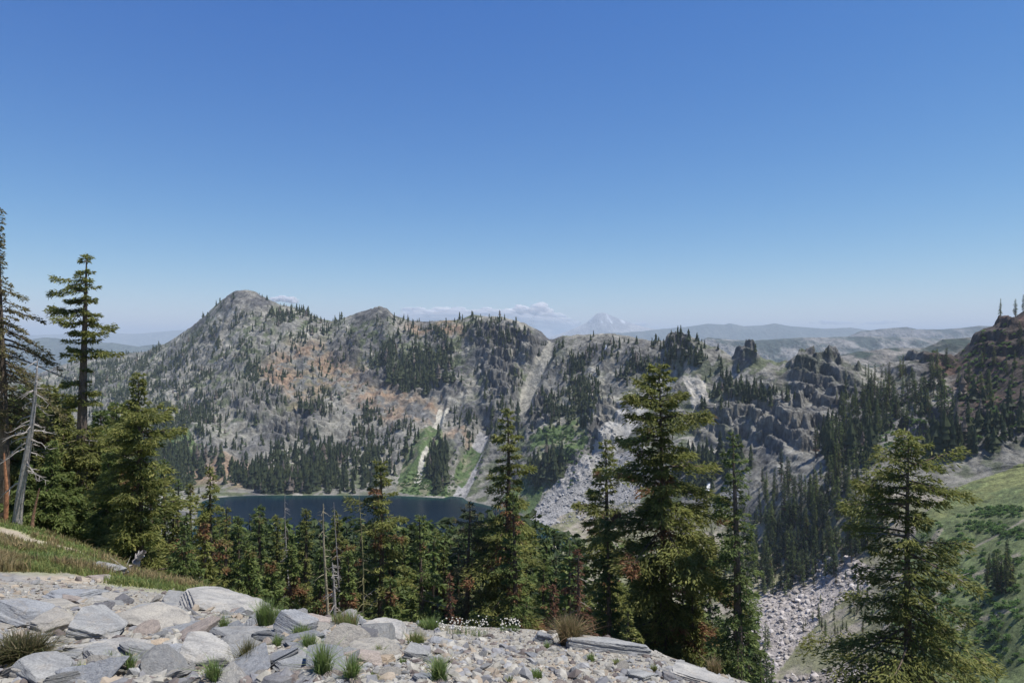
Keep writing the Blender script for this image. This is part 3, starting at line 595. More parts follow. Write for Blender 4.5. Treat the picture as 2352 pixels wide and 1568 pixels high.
for u, v, y, w, lb in ((38,915,44,62,'bushy green fir behind the orange broken trunk'),(118,885,42,58,'green fir right behind the leaning grey dead trunk'),(150,985,38,52,'rounded green fir in front of the left grove'),
                       (232,945,40,58,'leafy fir just right of the flat-topped old fir'),(285,960,47,60,'fir half hidden behind the fir with a thin bare spire'),(78,1010,40,50,'low dense fir left of the thick bare trunk'),
                       (140,1075,40,46,'small dark fir under the flat-topped old fir'),(-45,880,40,70,'fir cut off by the left picture edge'),(72,888,41,60,'fir showing between the leftmost hemlock and the grey leaning trunk'),(150,905,40,60,'full fir standing close behind the flat-topped old fir'),(215,985,39,58,'full fir hiding the middle of the flat-topped old fir'),(268,925,43,60,'fir behind the gap between the flat-topped fir and the cone fir'),(5,960,37,58,'bushy fir behind the leftmost hemlock'),(95,960,37,50,'young fir between the leaning grey dead trunk and the flat-topped fir'),(20,1000,38,46,'low green fir just behind the short orange trunk'),(300,1100,34,44,'low fir hugging the right side of the dense cone fir'),(255,1060,37,48,'dark fir between the thick trunk and the dense cone fir')):
    plant(u, v, y, w*1.55, lb, nb=170, prof=full, dens=52, bl=0.30, bw=0.05, pal=GREEN if u % 4 else DEEP, dead=0.06, t0=0.04, rust=0.03)
plant(320, 858, 31, 80, 'dense cone-shaped fir ending in a thin half-bare spire', nb=170, t0=0.02, dens=62, bl=0.26, bw=0.042, pal=GREEN, dead=0.05, droop=0.25,
      prof=steps([0,0.1,0.3,0.5,0.66,0.74,0.80,0.88,1.0], [1.0,1.05,0.92,0.75,0.52,0.75,0.45,0.16,0.05]))
for u, v, y, w, lb in ((118,1015,33,40,'sunlit green fir between the leaning grey trunk and the thick bare trunk'),(158,1085,34,34,'small fresh green fir touching the thick bare trunk on its left'),(250,1040,33,42,'sunlit fir at the grass edge right of the thick bare trunk'),(62,1070,32.5,30,'small green fir directly behind the foot of the leaning grey trunk')):
    plant(u, v, y, w*1.3, lb, nb=140, t0=0.0, dens=60, bl=0.24, bw=0.04, prof=full, pal=MIDF)
plant(425, 1185, 24, 44, 'young bright green fir standing alone at the grass edge', nb=90, t0=0.0, dens=70, bl=0.17, bw=0.028, pal=DEEP, prof=cone)
plant(485, 1072, 34, 42, 'slim fir with an irregular ragged top left of the lake', nb=110, dens=52, bl=0.24, bw=0.04, prof=steps([0,.3,.55,.7,.85,1],[1,.95,.7,.45,.42,.1]), rust=0.06, dead=0.08)
for u, v, y, w, lb in ((375,1055,48,46,'fir peeping out right of the dense cone fir'),(440,1110,46,44,'fir between the cone fir and the slim ragged fir'),(405,1100,58,40,'far fir in the gap left of the slim ragged fir'),(400,1135,38,36,'low fir beside the grey bleached deadwood'),
                       (522,1165,50,40,'fir right beside the slim ragged fir'),(470,1180,30,36,'small fir in front of the slim ragged fir'),(345,1080,42,40,'fir tucked against the dense cone fir')):
    plant(u, v, y, w, lb, nb=100, dens=48, bl=0.28, bw=0.048, prof=full, pal=DEEP if u % 2 else GREEN, rust=0.04, dead=0.05)
# --- the row in front of the lake
ROWT = [(548,1186,44,40,'rust-tinged fir first in the row below the lake',0.14),(597,1163,48,42,'pointed fir at the left end of the lake row',0.03),(640,1186,46,40,'dark pointed fir beside the bare-topped fir',0.02),(700,1168,45,38,'tall dark spire-shaped fir below the lake',0.0),
        (668,1250,36,36,'low fir in front of the bare-topped fir',0.05),(575,1265,30,38,'low bushy fir at the crest below the lake row',0.04),(775,1176,50,46,'bushy fir behind the bare grey snags',0.06),(825,1190,52,40,'fir beside the mossy slim dead pole',0.05),(800,1270,34,46,'low green fir filling the gap left of the open-crowned fir',0.02),
        (925,1210,58,42,'dark fir right of the open-crowned fir',0.04),(968,1184,44,62,'broad green cone fir in the middle of the row',0.03),(1000,1225,62,36,'dull fir behind the broad green cone fir',0.1),(1035,1210,66,34,'thin dull fir behind the lichen-hung fir',0.06),(1120,1225,52,44,'fir between the lichen-hung fir and the tall yellow-green fir',0.05),
        (735,1260,38,36,'thin rusty fir beside the grey snag',0.18),(620,1290,32,38,'small fir at the crest right of the low bushy fir',0.04),(900,1330,30,36,'small fir at the foot of the open-crowned fir',0.02),(1250,1265,56,40,'fir in the gap right of the tall yellow-green fir',0.08),(1300,1290,60,40,'dull olive fir behind the rust-brown dead fir',0.12)]
for u, v, y, w, lb, ru in ROWT:
    plant(u, v, y, w*1.25, lb, nb=125, dens=40, bl=0.30, bw=0.05, prof=full, pal=[DEEP,GREEN,MIDF][u % 3], rust=ru*0.22, dead=0.08)
snag(660, 1130, 40, 'bare thin spire of a dead-topped fir above the lake edge', 34, nb=44, tr=0.06, t0=0.4)
snag(748, 1155, 33, 'grey broken snag with stubby bare arms below the lake', 40, nb=26, tr=0.075, broken=True, colr=(0.33,0.29,0.2), t0=0.3)
snag(772, 1152, 36, 'thinner bare snag right beside the broken one', 30, nb=26, tr=0.055, t0=0.45)
snag(765, 1290, 25, 'small weeping grey dead tree with tangled hanging branches', 48, nb=60, tr=0.10, t0=0.2, bright=1.15)
snag(828, 1135, 40, 'slim yellow mossy dead pole left of the open-crowned fir', 40, nb=44, tr=0.06, colr=(0.27,0.25,0.12), t0=0.35)
plant(872, 1058, 42, 78, 'tall open-crowned fir standing in front of the lake', nb=120, t0=0.05, dens=50, bl=0.30, bw=0.05, dead=0.10, rust=0.05, prof=steps([0,.2,.4,.55,.7,.85,.95,1],[.95,1,.85,.62,.6,.48,.3,.08]))
plant(1075, 1150, 44, 52, 'lichen-hung fir with upswept ragged arms at the lake end', nb=85, dens=36, bl=0.26, bw=0.042, dead=0.2, pal=MOSS, prof=steps([0,.3,.6,.85,.95,1],[.9,.85,.7,.8,.5,.1]))
plant(1162, 938, 43, 78, 'tall yellow-green fir reaching above the right end of the lake', nb=150, t0=0.06, dens=56, bl=0.32, bw=0.052, dead=0.06, rust=0.02, prof=steps([0,.2,.4,.52,.62,.75,.88,1],[.8,.85,.9,.8,.98,.62,.4,.08]))
plant(1182, 1132, 38, 66, 'darker fir with rust patches in front of the tall yellow-green fir', nb=130, t0=0.02, dens=56, bl=0.27, bw=0.045, pal=DEEP, rust=0.30, dead=0.06, prof=full)
BR = dict(name='dead_fir_tree', nb=110, dens=34, bl=0.22, bw=0.03, pal=BROWN, dead=0.3, droop=0.9, lift=0.0, wide=0.25)
plant(1332, 1262, 27, 56, 'rust-brown dead fir with drooping limbs near the grass tuft', cat='dead tree', **BR)
plant(1035, 1318, 28, 36, 'small brown dead fir right of the broad green cone fir', cat='dead tree', **BR)
plant(1270, 1345, 24, 36, 'smallest reddish dead fir behind the white flowers', cat='dead tree', **BR)
plant(1388, 1010, 44, 72, 'fir with a blunt top left of the largest fir', nb=145, t0=0.05, dens=54, bl=0.32, bw=0.052, dead=0.06, rust=0.02, prof=steps([0,.25,.45,.6,.72,.85,.94,1],[.9,.9,.85,.95,.62,.58,.3,.08]))
plant(1398, 1196, 38, 58, 'fresh green fir in front of the blunt-topped fir', nb=120, t0=0.02, dens=56, bl=0.26, bw=0.045, pal=DEEP, rust=0.05, prof=full)
plant(1522, 838, 37, 128, 'largest fir with wide layered boughs at the edge of the gravel', nb=210, t0=0.05, dens=66, bl=0.33, bw=0.052, dead=0.05, rust=0.02, tr=0.27, prof=steps([0,.1,.25,.4,.55,.68,.8,.9,.96,1],[.78,.95,1.0,.85,1.0,.92,.66,.42,.22,.05]))
plant(1692, 995, 33, 58, 'narrow dark fir with hanging moss right of the largest fir', nb=130, t0=0.02, dens=50, bl=0.25, bw=0.042, pal=DEEP, dead=0.10, droop=0.55, prof=steps([0,.2,.45,.6,.75,.88,.96,1],[1,.9,.72,.62,.62,.56,.3,.08]))
plant(2088, 993, 31, 170, 'wide open fir with long bare grey limbs at the lower right', nb=170, t0=0.04, dens=48, bl=0.30, bw=0.047, dead=0.13, tr=0.24, droop=0.5, prof=steps([0,.15,.3,.42,.55,.62,.72,.85,.94,1],[1.0,.95,1.0,.7,.42,.45,.62,.5,.28,.06]))
plant(1470, 1290, 40, 60, 'dark fir filling the gap under the blunt-topped fir', nb=110, dens=46, bl=0.30, bw=0.05, pal=DEEP, prof=full)
plant(1590, 1330, 36, 62, 'low spreading fir at the right foot of the largest fir', nb=100, dens=50, bl=0.28, bw=0.048, pal=GREEN, prof=full)
plant(1440, 1400, 24, 44, 'low bright fir bough clump beside the grey ledge', nb=80, dens=60, bl=0.2, bw=0.035, pal=GREEN, prof=full)
plant(1748, 1496, 60, 26, 'pointed young fir standing alone at the edge of the pale talus', nb=80, dens=50, bl=0.24, bw=0.045, pal=DEEP, prof=cone)
print('heroes', round(time.time()-T0, 1))

# --- forest trees that share a few crowns
def join_tree(rg, h, R, **kw):
    tr, cr_, ba = conifer(rg, h, R, **kw)
    for q in ba: tr.add(np.concatenate(q.V), np.concatenate(q.Q), np.concatenate(q.C))
    V = np.concatenate(tr.V+cr_.V); nt = sum(map(len, tr.V)); nc = sum(map(len, cr_.V))
    Q = [np.concatenate(tr.Q), np.concatenate(cr_.Q)+nt]
    C = np.concatenate(tr.C+cr_.C); mi = [0]*len(Q[0])+[1]*len(Q[1])
    return mesh_np('fir_tree', V, [np.concatenate(Q)], [M_BARK, M_LEAF_R], C, mi)
DK = [C3(0.034,0.056,0.026), C3(0.056,0.082,0.034), C3(0.085,0.108,0.042)]
MIDG = [C3(0.076,0.115,0.037), C3(0.129,0.172,0.053), C3(0.190,0.224,0.071)]
VAR = [join_tree(np.random.default_rng(500+k), 20, [3.0,2.4,3.4,2.7,2.2,3.2][k], nb=90, dens=[15,14,13,16,15,12][k], bl=0.72, bw=0.16, pal=[MIDG,MIDG,DK,DEEP,DK,MIDG][k], prof=[full, narrow, full, cone, narrow, full][k], t0=[0.05,0.12,0.08,0.02,0.2,0.1][k], dead=0.05, rust=[0,0,.0,0,.02,.05][k], wide=0.5) for k in range(6)]
def small_tree(x, y, h, label, group):
    o = bpy.data.objects.new('fir_tree', VAR[int(rng.integers(0, 6))]); COL.objects.link(o)
    s = h/20; o.location = (x, y, H(x, y)-0.2); o.rotation_euler = (0, 0, rng.uniform(0, 6.28)); o.scale = (s*rng.uniform(0.8,1.2),)*2+(s,)
    tag(o, label, 'tree', group); return o
ji = np.nonzero(GT > 4)[0][0]
def sample(blobs, n, lo, hi, mind, seed, extra=None):
    """n visible points of the surface, spread by the blob densities"""
    rg = np.random.default_rng(seed)
    Wt = np.zeros(U.shape, np.float32)
    for a in blobs:
        u, v, ru, rv, w = a
        e = ((U+0.6*wu-u)/ru)**2+((GV2+0.6*wv-v)/rv)**2; Wt = np.maximum(Wt, w*np.exp(-e*0.9)*(e < 2.2))
    area = np.abs(np.gradient(GV2, axis=1))*np.gradient(us)[:,None]
    Wt = Wt*area*VIS*(T > lo)*(T < hi)*(GZ > -219.2)
    Wt[scree] *= 0.06
    if extra is not None: Wt *= extra
    p = Wt.ravel().astype(np.float64); p /= p.sum()
    idx = rg.choice(p.size, size=min(n*4, np.count_nonzero(p)), replace=False, p=p)
    out, cells = [], {}
    for q in idx:
        i, j = divmod(int(q), NR); a, b_ = us[i]+rg.uniform(-1,1), GV2[i,j]
        ca, cb = int(a//mind), int(b_//mind)
        if any((a-x)**2+(b_-y)**2 < mind*mind for dx in (-1,0,1) for dy_ in (-1,0,1) for x, y in cells.get((ca+dx, cb+dy_), ())): continue
        cells.setdefault((ca, cb), []).append((a, b_)); out.append((GX[i,j], GY[i,j], GZ[i,j], a, b_))
        if len(out) >= n: break
    return out
FB = [(1820,1210,80,75,3),(1935,1060,42,90,3),(2050,930,95,50,3.5),(1750,1300,80,50,3.5),(1850,1260,90,60,3),(1960,1190,60,70,2),(2150,890,50,40,2),(1690,1300,60,45,2.5)]
for x, y, z, a, b_ in sample(FB, 92, 7.0, 14.3, 9, 1):
    small_tree(x, y, rng.uniform(17, 31), 'dark fir in the dense stand covering the slope under the right-hand crags' if b_ > 960 else 'dark fir in the block of firs between the crags and the red slope', 'firs on the slope under the crags')
for x, y, z, a, b_ in sample([(2310,1335,38,22,3)], 13, 6.5, 11.5, 7, 2): small_tree(x, y, rng.uniform(12, 18), 'fir in the compact clump on the green meadow slope', 'firs in the meadow clump')
for x, y, z, a, b_ in sample([(1990,1400,50,50,2),(1900,1450,40,30,2),(1920,1340,50,30,1)], 26, 6.5, 11.0, 9, 3): small_tree(x, y, rng.uniform(5, 11), 'young fir growing along the edge of the pale talus', 'young firs by the talus')
for x, y, z, a, b_ in sample([(2270,880,75,90,1)], 16, 11.0, 14.4, 12, 4): small_tree(x, y, rng.uniform(14, 24), 'lone dark fir dotted over the dark red-brown slope', 'firs on the red slope')
for u, v, y in ((2298,730,712),(2332,722,696),(2350,716,690),(2372,706,686)):
    x = (u-CX)/F*y; small_tree(x, y, rng.uniform(14, 20), 'fir silhouetted on the skyline of the red-brown slope', 'skyline firs at the right')
# forest falling away to the lake behind the first row
cnt = 0
rg = np.random.default_rng(77)
while cnt < 85:
    u = (rg.uniform(330, 1760) if rg.random() < .35 else rg.uniform(480, 1330)); y = math.exp(rg.uniform(math.log(54), math.log(150)))
    x = (u-CX)/F*y; z = H(x, y); h_ = rg.uniform(15, 25); vt_ = CY-F*(z+h_)/y
    lim = np.interp(u, [330,480,520,1240,1300,1450,1600,1760], [1090,1150,1178,1178,1222,1225,1225,1240])+rg.uniform(0, 30)
    if vt_ < lim or vt_ > lim+75 or z < -218: continue
    small_tree(x, y, h_, 'fir in the dim forest dropping towards the lake behind the first row of firs', 'forest firs above the near lakeshore'); cnt += 1
print('mid trees', round(time.time()-T0, 1))

# --- far forest: thousands of small trees, one object
def far_variant(rg, tall):
    nt = 6; V, Fq = [], []
    for k in range(nt):
        t = k/nt; z0 = 0.06+0.94*t; r = (0.16 if tall else 0.23)*(1-t)**0.8*rg.uniform(0.75,1.2)+0.01; ns = 6
        th = np.linspace(0, 2*np.pi, ns, endpoint=False)+rg.uniform(0, 1); rr = r*rg.uniform(0.55, 1.35, ns)
        ring = np.stack([rr*np.cos(th), rr*np.sin(th), np.full(ns, z0)-0.03*rg.random(ns)], 1); apex = np.array([[0,0,min(1.0, z0+1.7/nt)]])
        b0 = len(V)*(ns+1); V.append(np.concatenate([ring, apex])); i = np.arange(ns)
        Fq.append(np.stack([b0+i, b0+(i+1) % ns, np.full(ns, b0+ns)], 1))
    return np.concatenate(V), np.concatenate(Fq)
rgf = np.random.default_rng(9); FV = [far_variant(rgf, k % 2) for k in range(8)]
DB = [(560,760,110,55,.5),(650,800,90,60,.7),(480,800,70,60,.8),(420,850,90,50,1.6),(300,835,110,30,3),(250,890,110,70,2.2),(390,970,90,80,1.8),(480,930,70,70,.9),(560,860,80,60,.7),(690,724,60,14,3.2),(745,742,40,12,2.4),(620,930,300,200,.16),(700,780,90,60,.5),
 (935,742,40,10,1.5),(970,775,48,28,1.5),(1110,757,58,24,3.4),(955,852,62,36,4.2),(880,820,30,60,1),(1000,795,40,30,1.2),(640,1100,80,36,3.2),(720,1075,60,55,2.2),(825,1065,60,55,2.2),(760,930,22,24,2.6),(700,930,30,20,1.5),(880,1010,60,50,1.6),(1005,1060,18,50,2.4),(1040,960,30,30,.9),
 (1075,985,18,36,2.4),(1140,980,20,40,1),(1310,880,60,50,1.2),(1330,935,30,36,3),(1390,800,50,26,1.6),(1260,1090,30,30,1.8),(1440,850,30,30,1),(1190,860,200,120,.12),(1270,930,20,40,1.2),(1650,890,40,25,.5),(1730,905,40,18,.9),(1560,800,28,20,1.0),(1790,910,40,18,.5),
 (1480,850,200,80,.25),(2180,1010,100,40,.3),(2240,960,100,60,.3),(1640,1090,60,40,.35),(560,1110,30,30,.8),(500,1010,60,60,.4),(360,1060,80,60,2.5),(1960,1000,60,60,1.3)]
SMALL = [join_tree(np.random.default_rng(600+k), 20, 3.0, nb=46, dens=5, bl=1.3, bw=0.34, pal=MIDG if k % 2 else DK, prof=[full, cone, narrow][k % 3], wide=0.55, topn=False) for k in range(5)]
SMV = []
for me in SMALL:
    V = np.empty(len(me.vertices)*3, np.float32); me.vertices.foreach_get('co', V); I = np.empty(len(me.loops), np.int32); me.loops.foreach_get('vertex_index', I)
    c4 = np.empty(len(me.vertices)*4, np.float32); me.color_attributes['Col'].data.foreach_get('color', c4); SMV.append((V.reshape(-1,3)/20, I.reshape(-1,4), c4.reshape(-1,4)[:,:3])); bpy.data.meshes.remove(me)
clump = 0.22+1.9*smooth(-0.05, 0.35, fbm(GX/38, GY/38, GZ/38, 3, 271)+0.25*n3)
pts = sample(DB, 8200, 10.9, 14.6, 1.7, 5, clump)
# their ridge silhouettes: a few trees right on the skyline
VA, FA, CA = [], [], []; off = 0
for x, y, z, a, b_ in pts:
    k = int(rgf.integers(0, 8)); V, Fq = FV[k]; hh = min(7+rgf.exponential(5.5), 24)*(1.35 if b_ > 1040 or 800 < b_ < 890 and 880 < a < 1040 else 0.85); c_, s_ = math.cos(a), math.sin(a)
    P = V*hh; P = np.stack([P[:,0]*c_-P[:,1]*s_, P[:,0]*s_+P[:,1]*c_, P[:,2]], 1)+[x, y, z-0.4]
    cc = (C3(0.036,0.056,0.028)+(C3(0.080,0.100,0.040)-C3(0.036,0.056,0.028))*rgf.random()) if rgf.random() > 0.05 else C3(0.20,0.17,0.14)
    VA.append(P); FA.append(Fq+off); CA.append(np.tile(cc, (len(P),1))); off += len(P)
QA = []
def thick(x, y, z, hh):
    global off
    V, Q, c = SMV[int(rgf.integers(0, 5))]; a = rgf.uniform(0, 6.28); V = V*hh; c_, s_ = math.cos(a), math.sin(a)
    VA.append(np.stack([V[:,0]*c_-V[:,1]*s_+x, V[:,0]*s_+V[:,1]*c_+y, V[:,2]+z-0.3], 1)); QA.append(Q+off); CA.append(c*rgf.uniform(.7,1.3)); off += len(V)
for x, y, z, a, b_ in sample(FB, 520, 7.0, 14.3, 6, 91): thick(x, y, z, rgf.uniform(9, 22))
for x, y, z, a, b_ in sample([(1990,1400,60,60,2),(1900,1450,50,40,2),(2000,1520,80,40,1.5),(1850,1380,90,60,.4)], 60, 6.5, 11.0, 6, 92): thick(x, y, z, rgf.uniform(2.5, 7))
k = 0
while k < 640:
    u = rgf.uniform(300, 1780) if k % 2 else rgf.uniform(480, 1330); y = math.exp(rgf.uniform(math.log(66), math.log(690))); x = (u-CX)/F*y; z = H(x, y); h_ = rgf.uniform(13, 26); vt_ = CY-F*(z+h_)/y
    if vt_ < np.interp(u, [300,480,520,1240,1300,1450,1600,1780], [1070,1160,1188,1190,1222,1228,1230,1240])+rgf.uniform(0, 25) or z < -219: continue
    thick(x, y, z, h_); k += 1
k = 0
while k < 150:
    u = rgf.uniform(470, 1340); y = rgf.uniform(50, 115); x = (u-CX)/F*y; z = H(x, y); vt_ = np.interp(u, [470,520,1060,1090,1240,1290,1340], [1150,1185,1185,1165,1170,1200,1240])+rgf.uniform(0, 50); h_ = (CY-vt_)/F*y-z
    if 9 < h_ < 27: thick(x, y, z, h_*1.02)
    k += 1
tag(link('far_forest', mesh_np('far_forest', np.concatenate(VA), [np.concatenate(FA), np.concatenate(QA)], [M_LEAF], np.concatenate(CA))), 'dark conifers sprinkled over the far mountain slopes', 'forest', kind='stuff')
print('far forest', len(pts), round(time.time()-T0, 1))
# brush: low green shrubs on the far slopes and the meadow
pts = sample([(2295,1175,50,10,2.2),(2255,1205,40,10,2),(2200,1240,26,7,1.6),(2330,1225,40,9,2),(2180,1255,20,6,1.2),(975,1110,50,22,3),(1290,1000,50,16,2.5),(1300,1050,50,20,1),(790,880,60,60,.1),(1080,1060,25,40,1),(1020,1135,40,8,2),(650,900,250,150,.04),(1260,1100,60,30,1.2),(430,1050,60,40,.7),(900,760,60,20,.4),(1010,870,60,20,.4),(2250,880,90,110,.35),(2200,1400,140,150,.22),(2050,1000,90,60,.4)], 2200, 6.5, 14.3, 2.0, 6)
VA, FA, CA = [], [], []; off = 0
def lump(rg, n=16):
    V = unit(rg.normal(0, 1, (n*3, 3))); V[:,2] = np.abs(V[:,2])*0.7; P = V*rg.uniform(0.4, 1.0, (n*3,1)); D = unit(V+rg.normal(0, .5, V.shape)); return blades(P, D, np.full(len(P), .9), np.full(len(P), .35), rg, 1.2)
LV_ = [lump(rgf) for _ in range(5)]
for x, y, z, a, b_ in pts:
    V, Q = LV_[int(rgf.integers(0, 5))]; r = rgf.uniform(0.7, 1.9)*(0.8 if y < 450 else 1.0)
    VA.append(V*r+[x, y, z]); FA.append(Q+off); off += len(V); CA.append(np.tile(C3(0.095,0.160,0.050)*rgf.uniform(0.7,1.45), (len(V),1)))
tag(link('brush', mesh_np('brush', np.concatenate(VA), [np.concatenate(FA)], [M_LEAF], np.concatenate(CA))), 'bright green low brush on the meadow and lakeside gullies', 'brush', kind='stuff')

# ------------------------------------------------------------------ stones
def ico(sub):
    import bmesh
    bm = bmesh.new(); bmesh.ops.create_icosphere(bm, subdivisions=sub, radius=1.0)
    V = np.array([v.co[:] for v in bm.verts]); Fc = np.array([[v.index for v in f.verts] for f in bm.faces]); bm.free(); return V, Fc
ICO = {k: ico(k) for k in (1, 2, 3, 4, 5)}
def stone(rg, sub, dims, slab=True, rough=0.013):
    """facetted block: directions cut by random planes, then weathered"""
    D, Fc = ICO[sub]; D = unit(D)
    nsd = rg.integers(5, 8); th = np.sort(rg.uniform(0, 2*np.pi, nsd))
    N = [np.array([np.cos(a), np.sin(a), rg.uniform(-0.25, 0.35)]) for a in th]; dd = [rg.uniform(0.6, 1.0) for _ in th]
    N.append(np.array([rg.normal(0,.10), rg.normal(0,.10), 1])); dd.append(rg.uniform(.75,.95)); N.append(np.array([0,0,-1.0])); dd.append(0.9)
    for _ in range(3): N.append(np.array([rg.normal(0,.7), rg.normal(0,.7), rg.uniform(.5,1)])); dd.append(rg.uniform(.85, 1.05))
    N = unit(np.array(N)); dd = np.array(dd)
    pr = D@N.T; r = np.min(np.where(pr > 0.05, dd/np.maximum(pr, 0.05), 9), 1); r = np.minimum(r, 1.7)
    lay_ = D[:,2]*r*rg.uniform(4, 8)+0.35*vnoise(D[:,0]*2+dd[0]*9, D[:,1]*2, D[:,2])
    st_ = hash3(np.floor(lay_).astype(np.int64), np.zeros(len(D), np.int64), np.zeros(len(D), np.int64), int(dd[0]*1e5))
    r = r*(1+0.035*st_*(np.abs(D[:,2]) < 0.8))
    P = D*r[:,None]*np.array(dims)
    sd = int(rg.integers(0, 999)); sz = max(dims)
    nz = fbm(P[:,0]/sz*2.2+sd, P[:,1]/sz*2.2, P[:,2]/sz*9, 4, 3); lay = fbm(P[:,0]/sz*0.8+sd, P[:,1]/sz*0.8, P[:,2]/sz*20, 2, 8)
    P = P+D*(rough*sz*(1.6*nz+0.9*np.sign(lay)*np.abs(lay)**0.5))[:,None]*np.array([1,1,0.5])
    return P, Fc
def tintof(kind, rg):
    b = {'grey': (0.235,0.238,0.232), 'pale': (0.30,0.293,0.272), 'tan': (0.275,0.26,0.228), 'orange': (0.30,0.243,0.178), 'dark': (0.14,0.14,0.145), 'rust': (0.25,0.215,0.188), 'blue': (0.225,0.235,0.245)}[kind]
    return C3(*b)*rg.uniform(0.9, 1.1)
def rock(u, v, wD, hD, kind, label, group=None, tilt=(0,0), deep=0.75, rot=None, sub=5):
    """a stone whose foot meets the ground where (u, v) meets it"""
    rg = np.random.default_rng(int(u*3+v*11)); p = hit(u, v, 4.0); w = wD/F*p[1]/2; hh = hD/F*p[1]
    g_ = 1.06; dims = (w*g_, w*deep*g_, hh*0.5)
    P, Fc = stone(rg, sub, dims)
    me = mesh_np('rock', P, [Fc], [M_ROCK], np.tile(tintof(kind, rg), (len(P),1)))
    o = link('rock', me); o.location = (p[0], p[1]+w*deep*0.55, H(p[0], p[1]+w*deep*0.55)+hh*0.18)
    o.rotation_euler = (math.radians(-14+tilt[0]), math.radians(4+tilt[1]), math.radians(rot if rot is not None else rg.uniform(-25, 25)))
    tag(o, label, 'rock', group); return o
RK = [(340,1445,168,52,'tan','big tan slab with a dark split front edge',(22,4)),(335,1408,140,28,'grey','slab behind the big tan slab, its left side broken dark',(10,-6)),(412,1398,125,36,'grey','smooth grey slab just behind the crest grass',(12,6)),(505,1404,160,34,'pale','wide pale blue-white slab right of the smooth grey slab',(14,4)),
 (195,1468,156,60,'grey','broad streaked grey slab left of the big tan slab',(20,8)),(108,1448,110,44,'tan','tan-grey slab with a sharp straight crack on its right',(18,-8)),(45,1440,130,74,'blue','tall blue-grey slab leaning up at the left edge',(26,14)),(20,1422,76,26,'tan','tan slab overhanging a black gap at the left edge',(6,0)),
 (135,1376,116,28,'blue','grey mound-shaped stone behind the reddish block',(8,0)),(160,1384,50,22,'rust','small reddish striped block on the grey mound',(12,0)),(110,1400,120,22,'tan','flat cream slab below the grey mound',(10,0)),(195,1388,80,18,'pale','small pale flat slab right of the reddish block',(8,0)),
 (262,1514,150,38,'pale','long pale slab with a dark curved underside',(16,4)),(354,1520,92,34,'blue','tilted blue-grey plate beside the white-streaked block',(20,-16)),(455,1536,138,66,'pale','white-streaked block with a black shadowed front',(16,8)),(352,1486,54,18,'orange','orange weathered stone under the big tan slab',(12,6)),
 (140,1528,84,40,'grey','dull grey block right of the dark low shrub',(16,4)),(232,1528,110,38,'grey','grey plate in front of the long pale slab',(18,8)),(40,1566,100,52,'tan','rounded tan boulder in the bottom left corner',(16,0)),(105,1568,116,46,'grey','grey-tan stone beside the bottom corner boulder',(18,6)),
 (165,1575,100,40,'blue','slate-grey stone at the bottom edge below the yellow flowers',(14,6)),(560,1478,122,40,'grey','low grey outcrop left of the middle grass tufts',(14,0)),(505,1522,190,30,'grey','flat grey-brown rock sheet under the rushes',(4,0)),(222,1318,84,28,'grey','flat grey rock lying in the grass slope',(14,10)),(228,1330,60,8,'rust','low pinkish stone in the grass beneath the flat grey rock',(4,4)),
 (692,1458,80,66,'blue','upright grey wedge rock beside the tall green tuft',(20,10)),(716,1442,74,42,'rust','tan and rust rock behind the grey wedge',(12,6)),(886,1464,128,50,'pale','large pale block standing out on the crest',(14,8)),(694,1538,100,42,'blue','grey block with a flat white top',(14,8)),
 (832,1526,78,38,'rust','brown-sided wedge with a cream top',(14,8)),(888,1521,40,24,'orange','small orange stone beside the brown-sided wedge',(10,0)),(650,1570,68,28,'dark','dark square block at the bottom edge',(6,0)),(970,1568,66,26,'blue','smooth blue-grey stone at the bottom edge right of the tufts',(12,8)),(960,1512,60,34,'grey','flat grey plate beside the green cushion plant',(6,14)),
 (1400,1496,112,38,'grey','long grey ledge block right of the brown tuft',(2,4)),(1243,1474,52,30,'blue','blue-grey stone left of the brown tuft',(16,10)),(1630,1572,156,28,'pale','long pale ledge at the right end of the gravel',(4,6)),(1535,1562,44,28,'dark','dark cracked stone near the right end of the gravel',(16,0)),(1470,1560,84,24,'grey','low grey slab left of the dark cracked stone',(4,4)),
 (1320,1548,24,30,'grey','small upright grey plate in the gravel',(60,0)),(1285,1552,36,16,'dark','small dark chip in front of the upright plate',(6,0)),(600,1440,60,24,'grey','small grey rock left of the tall green tuft',(10,0)),(760,1480,50,22,'blue','bluish stone behind the cushion grass',(10,0)),(1015,1478,54,14,'blue','flat bluish flake at the crest below the white flowers',(10,0))]
for u, v, w, hh, kd, lb, tl in RK: rock(u, v, w, hh, kd, lb, tilt=tl)
